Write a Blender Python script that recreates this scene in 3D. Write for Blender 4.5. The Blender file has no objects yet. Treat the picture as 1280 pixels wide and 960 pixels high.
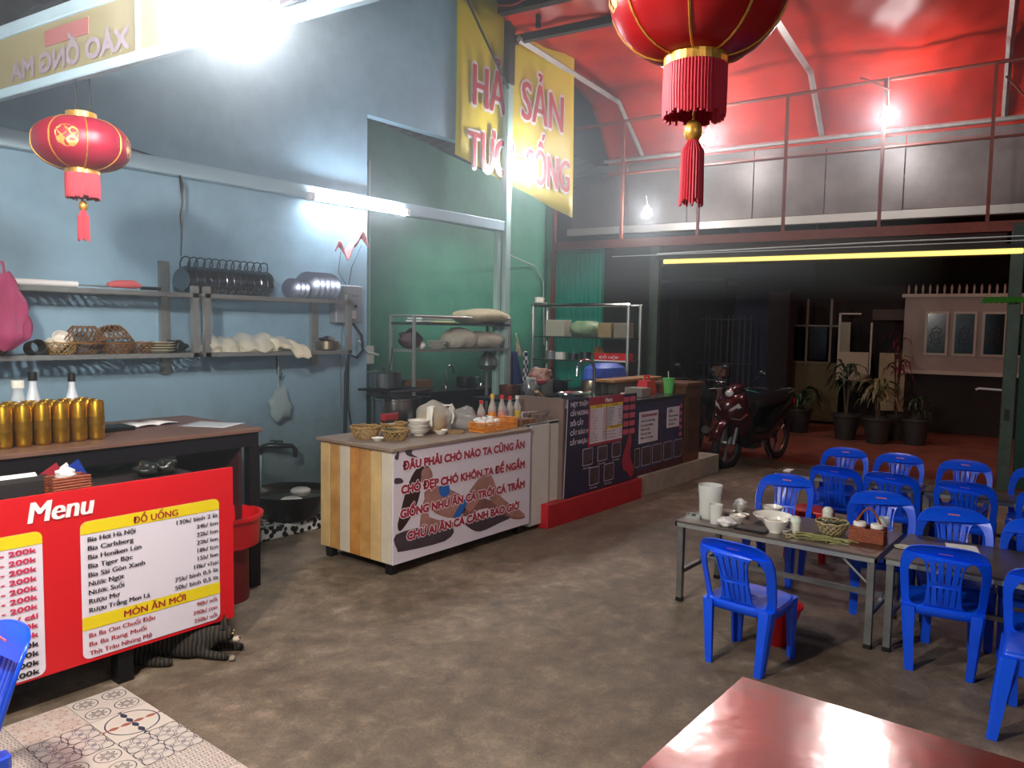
import bpy, bmesh, math, random
from math import sin, cos, pi, radians, sqrt, atan2
from mathutils import Vector, Matrix
random.seed(7)
C = bpy.context.scene.collection
SC = bpy.context.scene

# ------------------------------------------------------------------ camera
yaw, pit, rol = radians(38.36), radians(-4.24), radians(0.97)
fw = Vector((cos(yaw)*cos(pit), sin(yaw)*cos(pit), sin(pit)))
rt = Vector((sin(yaw), -cos(yaw), 0)); up = rt.cross(fw)
rt, up = rt*cos(rol)+up*sin(rol), -rt*sin(rol)+up*cos(rol)
cd = bpy.data.cameras.new('camera'); cam = bpy.data.objects.new('camera', cd); C.objects.link(cam)
cd.sensor_width = 36; cd.lens = 36*961/1280; cd.clip_end = 200; cd.clip_start = .05
cam.matrix_world = Matrix(((rt.x, up.x, -fw.x, 0), (rt.y, up.y, -fw.y, 0), (rt.z, up.z, -fw.z, 1.65), (0, 0, 0, 1)))
SC.camera = cam
# ------------------------------------------------------------------ world, exposure
wd = bpy.data.worlds.new('night'); SC.world = wd; wd.use_nodes = True
wd.node_tree.nodes['Background'].inputs[0].default_value = (.02, .018, .03, 1)
wd.node_tree.nodes['Background'].inputs[1].default_value = .25
SC.view_settings.view_transform = 'Standard'; SC.view_settings.look = 'None'
SC.view_settings.gamma = 1; SC.view_settings.use_curve_mapping = False
SC.view_settings.exposure = 0.53
def area_light(loc, target, size, power, col, name):
    l = bpy.data.lights.new(name, 'AREA'); l.size = size; l.energy = power; l.color = col
    o = bpy.data.objects.new(name, l); C.objects.link(o); o.location = loc
    o.rotation_euler = (Vector(target)-Vector(loc)).to_track_quat('-Z', 'Y').to_euler(); return o
def point_light(loc, power, col, r, name):
    l = bpy.data.lights.new(name, 'POINT'); l.energy = power; l.color = col; l.shadow_soft_size = r
    o = bpy.data.objects.new(name, l); C.objects.link(o); o.location = loc; return o
BULB = 1.0
point_light((12.6, -6, 5.5), 300, (1, .36, .2), .3, 'added_street_light')           # unseen warm light added outside, right of the frame, to brighten the street
point_light((17.5, 15, 6), 30, (.35, .5, 1), .3, 'yard_light')             # cool light over the far yard
point_light((.1, 1.9, 2.7), 300, (1, .9, .8), .09, 'room_light')         # ceiling lamps of the room behind the camera
point_light((-1.2, -2.2, 2.75), 70, (1, .93, .86), .09, 'room_light')
CEIL = True

# ------------------------------------------------------------------ materials
def lin(h):
    h = h.lstrip('#'); v = [int(h[i:i+2], 16)/255 for i in (0, 2, 4)]
    return tuple((c/12.92 if c <= .04045 else ((c+.055)/1.055)**2.4) for c in v) + (1,)
MATS = {}
def M(key, col, rough=.5, metal=0., var=0., vs=4., bump=0., bs=60., col2=None, emis=0., trans=0., alpha=1., spec=.5, sheen=0, trl=0.):
    if key in MATS: return MATS[key]
    m = bpy.data.materials.new(key); m.use_nodes = True; nt = m.node_tree; b = nt.nodes['Principled BSDF']
    c = lin(col); b.inputs['Base Color'].default_value = c; b.inputs['Roughness'].default_value = rough
    b.inputs['Metallic'].default_value = metal; b.inputs['Specular IOR Level'].default_value = spec
    b.inputs['Transmission Weight'].default_value = trans; b.inputs['Alpha'].default_value = alpha
    if emis: b.inputs['Emission Color'].default_value = c; b.inputs['Emission Strength'].default_value = emis
    if var or col2 or bump:
        tc = nt.nodes.new('ShaderNodeTexCoord')
    if var or col2:
        n = nt.nodes.new('ShaderNodeTexNoise'); n.inputs['Scale'].default_value = vs; n.inputs['Detail'].default_value = 8; n.inputs['Roughness'].default_value = .65
        nt.links.new(tc.outputs['Object'], n.inputs['Vector'])
        r = nt.nodes.new('ShaderNodeValToRGB'); r.color_ramp.elements[0].position = .35; r.color_ramp.elements[1].position = .68
        r.color_ramp.elements[1].color = c
        r.color_ramp.elements[0].color = lin(col2) if col2 else tuple(x*(1-var) for x in c[:3])+(1,)
        nt.links.new(n.outputs['Fac'], r.inputs[0]); nt.links.new(r.outputs[0], b.inputs['Base Color'])
    if bump:
        n2 = nt.nodes.new('ShaderNodeTexNoise'); n2.inputs['Scale'].default_value = bs; n2.inputs['Detail'].default_value = 5
        nt.links.new(tc.outputs['Object'], n2.inputs['Vector'])
        bp = nt.nodes.new('ShaderNodeBump'); bp.inputs['Strength'].default_value = bump; bp.inputs['Distance'].default_value = .02
        nt.links.new(n2.outputs['Fac'], bp.inputs['Height']); nt.links.new(bp.outputs[0], b.inputs['Normal'])
    if trl:
        t = nt.nodes.new('ShaderNodeBsdfTranslucent'); t.inputs[0].default_value = c
        mx = nt.nodes.new('ShaderNodeMixShader'); mx.inputs[0].default_value = trl
        nt.links.new(b.outputs[0], mx.inputs[1]); nt.links.new(t.outputs[0], mx.inputs[2])
        nt.links.new(mx.outputs[0], nt.nodes['Material Output'].inputs[0])
    MATS[key] = m; return m
def clear(key, col='ffffff', alpha=.3, rough=.15, trl=0):
    """thin see-through plastic or glass: glossy film over transparency"""
    return M(key, col, rough, alpha=alpha, trl=trl)

# ------------------------------------------------------------------ mesh builder
class MB:
    def __init__(s): s.bm = bmesh.new()
    def box(s, lo, hi, bev=0, rz=0, rx=0, ry=0, seg=1):
        lo, hi = Vector(lo), Vector(hi); c = (lo+hi)/2; d = hi-lo
        b2 = bmesh.new() if bev else s.bm
        r = bmesh.ops.create_cube(b2, size=1)
        for v in r['verts']: v.co = Vector((v.co.x*d.x, v.co.y*d.y, v.co.z*d.z))
        if bev:
            bmesh.ops.bevel(b2, geom=b2.edges[:], offset=bev, segments=seg, affect='EDGES', profile=.5)
        rot = Matrix.Rotation(rz, 4, 'Z') @ Matrix.Rotation(ry, 4, 'Y') @ Matrix.Rotation(rx, 4, 'X')
        vs = b2.verts if bev else r['verts']
        for v in vs: v.co = rot @ v.co + c
        if bev: s._merge(b2)
        return s
    def _merge(s, b2):
        me = bpy.data.meshes.new('tmp'); b2.to_mesh(me); b2.free(); s.bm.from_mesh(me); bpy.data.meshes.remove(me)
    def tube(s, pts, r, n=8, closed=False, caps=True, flat=1.0):
        pts = [Vector(p) for p in pts]; rs = r if isinstance(r, (list, tuple)) else [r]*len(pts)
        rings = []; N = len(pts); prev = None
        for i, p in enumerate(pts):
            if closed: t = pts[(i+1) % N]-pts[i-1]
            else: t = pts[min(i+1, N-1)]-pts[max(i-1, 0)]
            if t.length < 1e-9: t = Vector((0, 0, 1))
            t.normalize()
            if prev is None:
                a = Vector((0, 0, 1)) if abs(t.z) < .9 else Vector((1, 0, 0)); u = t.cross(a).normalized()
            else:
                u = (prev-t*prev.dot(t)); u = u.normalized() if u.length > 1e-6 else prev
            prev = u; w = t.cross(u)
            rings.append([s.bm.verts.new(p+(u*cos(2*pi*k/n)+w*sin(2*pi*k/n)*flat)*rs[i]) for k in range(n)])
        for i in range(N if closed else N-1):
            a, b = rings[i], rings[(i+1) % N]
            for k in range(n): s.bm.faces.new((a[k], a[(k+1) % n], b[(k+1) % n], b[k]))
        if caps and not closed:
            s.bm.faces.new(rings[0][::-1]); s.bm.faces.new(rings[-1])
        return s
    def lathe(s, prof, n=24, c=(0, 0, 0), sx=1, sy=1, mat=None, wob=None):
        c = Vector(c); rings = []
        for (r, z) in prof:
            if r < 1e-6: rings.append([s.bm.verts.new(c+Vector((0, 0, z)))])
            else:
                rings.append([s.bm.verts.new(c+Vector((r*sx*cos(2*pi*k/n)*(wob(k, z) if wob else 1), r*sy*sin(2*pi*k/n)*(wob(k, z) if wob else 1), z))) for k in range(n)])
        for a, b in zip(rings, rings[1:]):
            if len(a) == 1 and len(b) == 1: continue
            for k in range(n):
                j = (k+1) % n
                if len(a) == 1: s.bm.faces.new((a[0], b[j], b[k]))
                elif len(b) == 1: s.bm.faces.new((a[k], a[j], b[0]))
                else: s.bm.faces.new((a[k], a[j], b[j], b[k]))
        if len(rings[0]) > 1 and mat: s.bm.faces.new(rings[0][::-1])
        return s
    def loft(s, rings, caps=True):
        rr = [[s.bm.verts.new(p) for p in r] for r in rings]; n = len(rr[0])
        for a, b in zip(rr, rr[1:]):
            for k in range(n): s.bm.faces.new((a[k], a[(k+1) % n], b[(k+1) % n], b[k]))
        if caps: s.bm.faces.new(rr[0][::-1]); s.bm.faces.new(rr[-1])
        return s
    def poly(s, pts, ext=None):
        vs = [s.bm.verts.new(p) for p in pts]; f = s.bm.faces.new(vs)
        if ext:
            e = Vector(ext); v2 = [s.bm.verts.new(Vector(p)+e) for p in pts]; n = len(vs)
            s.bm.faces.new(v2[::-1])
            for k in range(n): s.bm.faces.new((vs[k], v2[k], v2[(k+1) % n], vs[(k+1) % n]))
        return s
    def grid(s, nx, ny, fn, thick=0):
        v = [[s.bm.verts.new(fn(i/nx, j/ny)) for j in range(ny+1)] for i in range(nx+1)]
        for i in range(nx):
            for j in range(ny): s.bm.faces.new((v[i][j], v[i+1][j], v[i+1][j+1], v[i][j+1]))
        return s
    def sphere(s, c, r, n=16, m=10, sx=1, sy=1, sz=1):
        return s.lathe([(r*sin(pi*i/m), -r*sz*cos(pi*i/m)) for i in range(m+1)], n, c, sx, sy)
    def warp(s, fn):
        for v in s.bm.verts: v.co = fn(v.co)
        return s
    def xf(s, mat):
        bmesh.ops.transform(s.bm, matrix=mat, verts=s.bm.verts); return s
    def add(s, o):
        s._merge(o.bm); return s
    def build(s, name, mat, parent=None, smooth=False, loc=None, label=None, solid=0):
        bmesh.ops.recalc_face_normals(s.bm, faces=s.bm.faces[:])
        me = bpy.data.meshes.new(name); s.bm.to_mesh(me); s.bm.free()
        return mobj(name, me, mat, parent, smooth, loc, label, solid)
def mobj(name, me, mat, parent=None, smooth=False, loc=None, label=None, solid=0):
    for mm in (mat if isinstance(mat, (list, tuple)) else [mat]): me.materials.append(mm)
    if smooth:
        for p in me.polygons: p.use_smooth = True
        if smooth != 'full':
            try: me.set_sharp_from_angle(angle=radians(38))
            except Exception: pass
    o = bpy.data.objects.new(name, me); C.objects.link(o)
    if parent: o.parent = parent
    if loc: o.location = loc
    if label: o['label'] = label
    if solid:
        md = o.modifiers.new('solid', 'SOLIDIFY'); md.thickness = solid; md.offset = 0
    return o
def tag(o, label, cat, group=None):
    o['label'] = label; o['category'] = cat
    if group: o['group'] = group
    return o
def thing(name, label, cat, loc=(0, 0, 0), rz=0, group=None):
    o = bpy.data.objects.new(name, None); C.objects.link(o); o.location = loc; o.rotation_euler = (0, 0, rz)
    o.empty_display_size = .1
    return tag(o, label, cat, group)
def struct(o): o['kind'] = 'structure'; return o
def stuff(o): o['kind'] = 'stuff'; return o
def copy_tree(o, parent=None):
    c = o.copy(); C.objects.link(c)
    if parent: c.parent = parent
    for ch in list(o.children): copy_tree(ch, c)
    return c
def dup(o, loc, rz=None, label=None):
    c = copy_tree(o); c.location = loc
    if rz is not None: c.rotation_euler = (o.rotation_euler[0], o.rotation_euler[1], rz)
    if label: c['label'] = label
    return c
# text, lying in the plane y = const and read from -y (front), cap height h
HORN = dict(zip('ơờớởỡợƠỜỚỞỠỢ', 'oòóỏõọOÒÓỎÕỌ'))
def raw_text(body, shear=0):
    cu = bpy.data.curves.new('txt', 'FONT'); cu.body = body; cu.size = 1; cu.shear = shear; cu.resolution_u = 3
    o = bpy.data.objects.new('txt', cu); C.objects.link(o)
    dg = bpy.context.evaluated_depsgraph_get(); dg.update()
    me = bpy.data.meshes.new_from_object(o.evaluated_get(dg)); bpy.data.objects.remove(o); return me
def text_mesh(body, h, w=None, bold=.0, ext=.0008, align='LEFT', shear=0, space=1):
    plain = ''.join(HORN.get(c, c) for c in body)
    me = raw_text(plain, shear)
    if plain != body:                                   # the horned o is set as a plain o with its horn added
        V = [v.co.copy() for v in me.vertices]; Fc = [tuple(p.vertices) for p in me.polygons]
        for i, c in enumerate(body):
            if c in HORN:
                base = 'O' if c.isupper() else 'o'
                pm = raw_text(plain[:i]+base, shear); xe = max(v.co.x for v in pm.vertices); bpy.data.meshes.remove(pm)
                t = .72 if base == 'O' else .54; k = len(V)
                V += [Vector(p) for p in ((xe-.12, t-.1, 0), (xe-.01, t-.05, 0), (xe+.02, t+.03, 0), (xe+.09, t+.03, 0), (xe+.07, t-.07, 0), (xe-.03, t-.16, 0))]
                Fc.append(tuple(range(k, k+6)))
        bpy.data.meshes.remove(me); me = bpy.data.meshes.new('lettering'); me.from_pydata(V, [], Fc)
    xs = [v.co.x for v in me.vertices]; x0, x1 = min(xs), max(xs)
    sy = h/.72; sx = (w/(x1-x0)) if w else sy
    for v in me.vertices:
        v.co = Vector(((v.co.x-x0)*sx, 0, v.co.y*sy))
    W = (x1-x0)*sx
    if align != 'LEFT':
        for v in me.vertices: v.co.x -= W if align == 'RIGHT' else W/2
    if bold:
        n0 = len(me.vertices); vs = [v.co.copy() for v in me.vertices]; fs = [tuple(p.vertices) for p in me.polygons]
        d = bold*h*2.2; sh = ((0, 0), (d, 0), (-d, 0), (0, d), (0, -d), (d*.7, d*.7), (-d*.7, d*.7), (d*.7, -d*.7), (-d*.7, -d*.7))
        if bold < .025: sh = sh[:3]
        V = []; Fc = []
        for q, (a, b) in enumerate(sh):
            V += [v+Vector((a, -.00002*q, b)) for v in vs]; Fc += [tuple(i+q*n0 for i in f) for f in fs]
        bpy.data.meshes.remove(me); me = bpy.data.meshes.new('lettering'); me.from_pydata(V, [], Fc)
    return me
def text(body, h, x, y, z, mat, parent, w=None, bold=.02, align='LEFT', shear=0, name='lettering', mirror=False):
    me = text_mesh(body, h, w, bold, align=align, shear=shear)
    if mirror:
        for v in me.vertices: v.co.x = -v.co.x
    return mobj(name, me, mat, parent, loc=(x, y, z))
def rrect(x0, z0, x1, z1, r, y, n=5):
    pts = []
    for cx, cz, a0 in ((x1-r, z1-r, 0), (x0+r, z1-r, 90), (x0+r, z0+r, 180), (x1-r, z0+r, 270)):
        for k in range(n+1):
            a = radians(a0+90*k/n); pts.append((cx+r*cos(a), y, cz+r*sin(a)))
    return pts
# flat shape with holes, in the local YZ plane (thickness along x)
def plate_mesh(outer, holes, th, bev=0):
    cu = bpy.data.curves.new('pl', 'CURVE'); cu.dimensions = '2D'; cu.fill_mode = 'BOTH'; cu.extrude = th/2-bev; cu.bevel_depth = bev; cu.bevel_resolution = 1
    for lp in [outer]+holes:
        sp = cu.splines.new('POLY'); sp.points.add(len(lp)-1); sp.use_cyclic_u = True
        for p, (a, b) in zip(sp.points, lp): p.co = (a, b, 0, 1)
    o = bpy.data.objects.new('pl', cu); C.objects.link(o)
    dg = bpy.context.evaluated_depsgraph_get(); dg.update()
    me = bpy.data.meshes.new_from_object(o.evaluated_get(dg)); bpy.data.objects.remove(o)
    return me
def smooth_loop(pts, n=4):
    """closed Catmull-Rom through 2-D points"""
    out = []; N = len(pts)
    for i in range(N):
        p0, p1, p2, p3 = [pts[(i+k) % N] for k in (-1, 0, 1, 2)]
        for k in range(n):
            t = k/n
            out.append(tuple(.5*((2*p1[d])+(-p0[d]+p2[d])*t+(2*p0[d]-5*p1[d]+4*p2[d]-p3[d])*t*t+(-p0[d]+3*p1[d]-3*p2[d]+p3[d])*t**3) for d in (0, 1)))
    return out
def arc(c, r, a0, a1, n=12, ax='z', z=0):
    o = []
    for k in range(n+1):
        a = radians(a0+(a1-a0)*k/n)
        p = (r*cos(a), r*sin(a))
        o.append((c[0]+p[0], c[1]+p[1], c[2]) if ax == 'z' else ((c[0]+p[0], c[1], c[2]+p[1]) if ax == 'y' else (c[0], c[1]+p[0], c[2]+p[1])))
    return o
def skin(name, pts, edges, mat, parent=None, sub=2, root=0):
    me = bpy.data.meshes.new(name); me.from_pydata([p[:3] for p in pts], edges, [])
    o = bpy.data.objects.new(name, me); C.objects.link(o)
    o.modifiers.new('s', 'SKIN'); md = o.modifiers.new('u', 'SUBSURF'); md.levels = sub; md.render_levels = sub
    for i, p in enumerate(pts):
        rr = p[3] if isinstance(p[3], (tuple, list)) else (p[3], p[3])
        me.skin_vertices[0].data[i].radius = rr
    me.skin_vertices[0].data[root].use_root = True
    dg = bpy.context.evaluated_depsgraph_get(); dg.update()
    m2 = bpy.data.meshes.new_from_object(o.evaluated_get(dg)); bpy.data.objects.remove(o)
    m2.name = name
    return mobj(name, m2, mat, parent, smooth='full')

# shared materials
steel = M('brushed_steel', 'a4a8a6', .3, .55, var=.2, vs=8)
steel_d = M('dark_steel', '5d6266', .42, .9, var=.35, vs=9)
chrome = M('chrome', 'd8dadc', .14, 1)
black = M('black_metal', '17151a', .45, .3)
black_p = M('black_plastic', '101012', .4)
white_c = M('white_ceramic', 'e8e4da', .22)
white_p = M('white_panel', 'd2cdc4', .45, var=.12, vs=3)
red_p = M('red_plastic', 'c8141c', .35)
blue_p = M('blue_plastic', '0b4fe0', .3, var=.15, vs=6)
wick = M('wicker', '8a6238', .75, var=.5, vs=40)
wick_l = M('light_wicker', 'b08a4c', .75, var=.4, vs=40)
wick_r = M('red_wicker', '9a4a24', .65, var=.5, vs=50)
paper = M('paper', 'e2e0dc', .8)
rust = M('red_oxide_paint', '8a3a2c', .55, var=.3, vs=12)
# ------------------------------------------------------------------ setting
FZ = radians(7.2)                      # the street front is not quite square to the long wall
FN = Vector((cos(FZ), sin(FZ), 0)); FT = Vector((-sin(FZ), cos(FZ), 0))
def fl(d, b, z=0): p = FN*d+FT*b; return (p.x, p.y, z)
def fxf(d=0): return Matrix.Rotation(FZ, 4, 'Z')     # local x = distance d along the normal, local y = b

def floor_mat():
    m = bpy.data.materials.new('worn_concrete'); m.use_nodes = True; nt = m.node_tree; b = nt.nodes['Principled BSDF']; L = nt.links
    tc = nt.nodes.new('ShaderNodeTexCoord')
    def noise(sc, det=8, rough=.6, dist=0, vec=None):
        n = nt.nodes.new('ShaderNodeTexNoise'); n.inputs['Scale'].default_value = sc; n.inputs['Detail'].default_value = det
        n.inputs['Roughness'].default_value = rough; n.inputs['Distortion'].default_value = dist
        L.new(vec or tc.outputs['Object'], n.inputs['Vector']); return n
    def ramp(src, stops):
        r = nt.nodes.new('ShaderNodeValToRGB'); els = r.color_ramp.elements
        els[0].position, els[0].color = stops[0][0], lin(stops[0][1]); els[1].position, els[1].color = stops[-1][0], lin(stops[-1][1])
        for p, c in stops[1:-1]: e = els.new(p); e.color = lin(c)
        L.new(src, r.inputs[0]); return r
    n1 = noise(.55, 10, .68, .6); n2 = noise(7, 10, .7, .3); n3 = noise(90, 3)
    r1 = ramp(n1.outputs['Fac'], [(.33, '7a6958'), (.5, '9e8d7a'), (.66, 'cbb9a2')])
    r2 = ramp(n2.outputs['Fac'], [(.3, '5c554e'), (.55, 'b8b2aa'), (.75, 'ffffff')])
    mx = nt.nodes.new('ShaderNodeMix'); mx.data_type = 'RGBA'; mx.blend_type = 'MULTIPLY'; mx.inputs[0].default_value = .8
    L.new(r1.outputs[0], mx.inputs['A']); L.new(r2.outputs[0], mx.inputs['B'])
    r3 = ramp(n3.outputs['Fac'], [(.3, '9a9a9a'), (.7, 'ffffff')])
    m2 = nt.nodes.new('ShaderNodeMix'); m2.data_type = 'RGBA'; m2.blend_type = 'MULTIPLY'; m2.inputs[0].default_value = .5
    L.new(mx.outputs['Result'], m2.inputs['A']); L.new(r3.outputs[0], m2.inputs['B']); L.new(m2.outputs['Result'], b.inputs['Base Color'])
    rr = nt.nodes.new('ShaderNodeMapRange'); rr.inputs['To Min'].default_value = .45; rr.inputs['To Max'].default_value = .85
    L.new(n2.outputs['Fac'], rr.inputs[0]); L.new(rr.outputs[0], b.inputs['Roughness'])
    bp = nt.nodes.new('ShaderNodeBump'); bp.inputs['Strength'].default_value = .25; bp.inputs['Distance'].default_value = .02
    L.new(n2.outputs['Fac'], bp.inputs['Height']); L.new(bp.outputs[0], b.inputs['Normal'])
    return m
conc = floor_mat()
def wall_mat(key, base, dark, grime, z0=.35, z1=1.1):
    m = bpy.data.materials.new(key); m.use_nodes = True; nt = m.node_tree; b = nt.nodes['Principled BSDF']; L = nt.links
    b.inputs['Roughness'].default_value = .55
    tc = nt.nodes.new('ShaderNodeTexCoord')
    n = nt.nodes.new('ShaderNodeTexNoise'); n.inputs['Scale'].default_value = 1.6; n.inputs['Detail'].default_value = 9; n.inputs['Roughness'].default_value = .7
    L.new(tc.outputs['Object'], n.inputs['Vector'])
    r = nt.nodes.new('ShaderNodeValToRGB'); r.color_ramp.elements[0].position = .3; r.color_ramp.elements[0].color = lin(dark)
    r.color_ramp.elements[1].position = .6; r.color_ramp.elements[1].color = lin(base); L.new(n.outputs['Fac'], r.inputs[0])
    sp = nt.nodes.new('ShaderNodeSeparateXYZ'); L.new(tc.outputs['Object'], sp.inputs[0])
    n2 = nt.nodes.new('ShaderNodeTexNoise'); n2.inputs['Scale'].default_value = 3.2; n2.inputs['Detail'].default_value = 10; n2.inputs['Roughness'].default_value = .75
    L.new(tc.outputs['Object'], n2.inputs['Vector'])
    ad = nt.nodes.new('ShaderNodeMath'); ad.operation = 'MULTIPLY_ADD'; ad.inputs[1].default_value = -1.3; L.new(n2.outputs['Fac'], ad.inputs[0]); L.new(sp.outputs['Z'], ad.inputs[2])
    mr = nt.nodes.new('ShaderNodeMapRange'); mr.inputs['From Min'].default_value = z0-.65; mr.inputs['From Max'].default_value = z1-.65
    mr.inputs['To Min'].default_value = .85; mr.inputs['To Max'].default_value = 0; L.new(ad.outputs[0], mr.inputs[0])
    mx = nt.nodes.new('ShaderNodeMix'); mx.data_type = 'RGBA'; L.new(mr.outputs[0], mx.inputs[0]); L.new(r.outputs[0], mx.inputs['A']); mx.inputs['B'].default_value = lin(grime)
    L.new(mx.outputs['Result'], b.inputs['Base Color'])
    bp = nt.nodes.new('ShaderNodeBump'); bp.inputs['Strength'].default_value = .15; bp.inputs['Distance'].default_value = .01; L.new(n2.outputs['Fac'], bp.inputs['Height']); L.new(bp.outputs[0], b.inputs['Normal'])
    return m
blue_w = wall_mat('blue_limewash', '93b6cc', '7d9fb5', '47544c', .45, 1.35)
green_w = wall_mat('green_paint', '4c9a7c', '3b7f6c', '1f3c34', .9, 1.6)

struct(MB().box((-4, -5, -.12), (9.75, 6.6, 0)).build('floor', conc))
asph = M('asphalt', '8a4630', .8, var=.5, vs=2, bump=.4, bs=40)
struct(MB().box((9.75, -22, -.2), (40, 26, -.02)).build('road', asph))
# slab joints, shallow grooves in the floor shown as thin recessed-looking dark strips of mortar
jm = M('mortar', '3b332c', .9)
fl_o = [o for o in bpy.data.objects if o.name == 'floor'][0]
jb = MB()
for x in (1.75, 5.6): jb.box((x, -4.9, -.01), (x+.012, 3.6 if x > 3 else 6, .0012))
for y in (2.35, -.6): jb.box((1.77, y, -.01), (9.6, y+.012, .0012))


WY = 5.45
def ceil_z(x): return 3.5+.33*(min(x, 6.0)-1.2) if x > -.5 else 2.94
ZT = 5.06
w = MB()
w.poly([(-4, WY, 0), (4.72, WY, 0), (4.72, WY, 3.54), (7.15, WY, 3.54), (7.15, WY, ZT+.1), (6, WY, ZT+.1), (2.7, WY, 4.05), (1.7, WY, 3.4), (-4, WY, 3.4)], (0, .1, 0))
struct(w.build('wall_left', blue_w))
struct(MB().box((4.62, 5.55, 0), (4.72, 6.5, 4.2)).build('wall_recess', green_w))
w = MB(); w.poly([(4.62, 6.5, 0), (9.05, 6.5, 0), (9.05, 6.5, 3.42), (4.62, 6.5, 4.02)], (0, .1, 0)); struct(w.build('wall_back', green_w))
# lean-to roof sheet over the recess, dark gap above
sheet_d = M('dark_roof_sheet', '23282a', .6, .4)
w = MB()
w.grid(60, 1, lambda u, v: Vector((4.6+u*4.6, 5.56+v*1.2, 4.25-.13*(u*4.6)-.1*v+.012*(0))) if False else Vector((4.6+u*4.6, 5.56+v*1.2, 4.3-.13*(u*4.6)-.16*v+.012*(1 if int(u*60+.01) % 2 else 0))))
struct(w.build('roof_recess', sheet_d, solid=.004))
# ledge beam along the wall and across the recess
led = M('pale_beam', 'a9c6d6', .5, var=.12, vs=3)
struct(MB().box((-4, WY-.09, 2.69), (6.6, WY+.02 , 2.8), bev=.008).build('trim_1', led))
col_m = M('pale_column', 'a9ccc8', .5, var=.1, vs=4); col_d = M('dark_column', '3d342e', .6, .3, var=.2)
cpost = struct(MB().box((6.61, WY-.1, 0), (6.7, WY-.02, 4.27), bev=.006).build('trim_2', col_m))
MB().box((6.6, WY-.11, 4.27), (6.71, WY-.01, 5.03), bev=.006).build('dark_upper_post', col_d, cpost)
MB().box((6.52, WY-.06, 0), (6.585, WY, 2.7), bev=.006).build('downpipe', col_m, cpost)

# corrugated ceiling: sloping sheet up to x = 6, then level
green_c = M('green_roof_sheet', '24382f', .55, .4, var=.3, vs=2)
dark_c = M('roof_sheet', '15141a', .6, .3, var=.3, vs=2)
def corr(x0, x1, y0, y1, n, zf, amp=.02, along='y'):
    w = MB(); vs = []
    for i in range(n+1):
        y = y0+(y1-y0)*i/n; dz = amp*(1 if (i//2) % 2 else 0)
        vs.append([w.bm.verts.new((x, y, zf(x)+dz)) for x in (x0, x1)])
    for a, b in zip(vs, vs[1:]): w.bm.faces.new((a[0], a[1], b[1], b[0]))
    return w
if CEIL:
    struct(corr(-4, 1.72, -5, 5.6, 90, lambda x: 3.3).build('ceiling', dark_c, solid=.003))
    struct(corr(1.72, 2.65, -5, 5.6, 90, lambda x: 3.3+.65*(x-1.72)/.93).build('ceiling_step', dark_c, solid=.003))
    struct(corr(2.65, 6.0, -5, 5.6, 90, lambda x: 3.95+(ZT-3.95)*(x-2.65)/3.35).build('ceiling_slope', dark_c, solid=.003))
    struct(corr(6.0, 7.1, -5, 6.8, 90, lambda x: ZT+.02).build('ceiling_eave', green_c, solid=.003))
    struct(MB().box((-4.1, -5, 0), (-4, 5.5, 3.35)).build('wall_rear', blue_w))
    struct(MB().box((-4.1, -5.1, 0), (9.9, -5, 5)).build('wall_right', blue_w))
# rafters under the slope
pur = MB()
rz = -math.atan((ZT-2.96)/6.5)
raf = thing('ceiling_purlins', 'dark steel purlins under the corrugated roof, top left', 'roof beam', (0, 0, 0)) if False else None
for xx, z in ((.6, 3.24), (1.3, 3.24), (2.2, 3.56), (2.6, 3.84), (3.8, 4.24)):
    o = struct(MB().box((xx, -4.9, z-.05), (xx+.05, WY, z+.04)).build('purlin', dark_c))
# eave beams where the roof ends and the awning starts (parallel to the street front)
dkb = M('dark_beam', '27211f', .55, .3, var=.3, vs=5)
o = MB(); o.box((7.02, -4.6, 4.93), (7.12, 4.5, 5.05)); o.xf(fxf()); struct(o.build('eave_beam', dkb))
o = MB(); o.box((7.32, -4.6, 4.72), (7.39, 4.5, 4.8)); o.xf(fxf()); struct(o.build('eave_tie', dkb))
o = MB()
for bb in (-3.5, -1.4, .6, 2.6, 4.1): o.box((7.2, bb, 4.78), (7.24, bb+.04, 4.96))
o.xf(fxf()); struct(o.build('eave_strut', dkb))

# ------------------------------------------------------------------ street front
D0 = 9.7
dkw = M('dark_wall', '24211f', .8, var=.3, vs=4)
gp = thing('corrugated_panel', 'teal corrugated metal panel beside the kitchen rack, left of the gate', 'panel', fl(D0, 4.85), FZ)
MB().box((.0, -.43, 0), (.03, -.4, 2.74)).box((.0, .37, 0), (.03, .4, 2.74)).box((0, -.43, 2.68), (.03, .4, 2.74)).build('panel_frame', M('green_frame', '1f6a5c', .5, .3), gp)
w = MB(); n = 44
for i in range(n+1):
    y = -.4+.77*i/n; x = .012 if (i//2) % 2 else -.008
    a = w.bm.verts.new((x, y, .02)); b = w.bm.verts.new((x, y, 2.68))
    if i: w.bm.faces.new((pa, a, b, pb))
    pa, pb = a, b
w.build('corrugated_sheet', M('teal_sheet', '1f9a86', .45, .2, var=.15), gp, solid=.002)
o = MB(); o.box((D0+.02, 5.24, 0), (D0+.1, 5.6, 4.4)); o.xf(fxf()); struct(o.build('wall_front', green_w))
o = MB(); o.box((D0+.04, 3.74, 0), (D0+.12, 4.42, 2.72)); o.xf(fxf()); struct(o.build('wall_front_dark', dkw))
red_post = struct(MB().box((D0-.05, 5.17, 0), (D0, 5.22, 3.6)).xf(fxf()).build('trim_3', rust))
gpost_m = M('green_grey_post', '4c5a50', .6, .3, var=.35, vs=9)
gl = MB(); gl.box((D0-.06, 3.62, 0), (D0+.04, 3.74, 2.72)); gl.xf(fxf()); struct(gl.build('gate_jamb', gpost_m))
gr = thing('gate_post', 'grey-green steel gate post at the right end of the opening', 'gate post', fl(D0, -.3), FZ)
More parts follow.
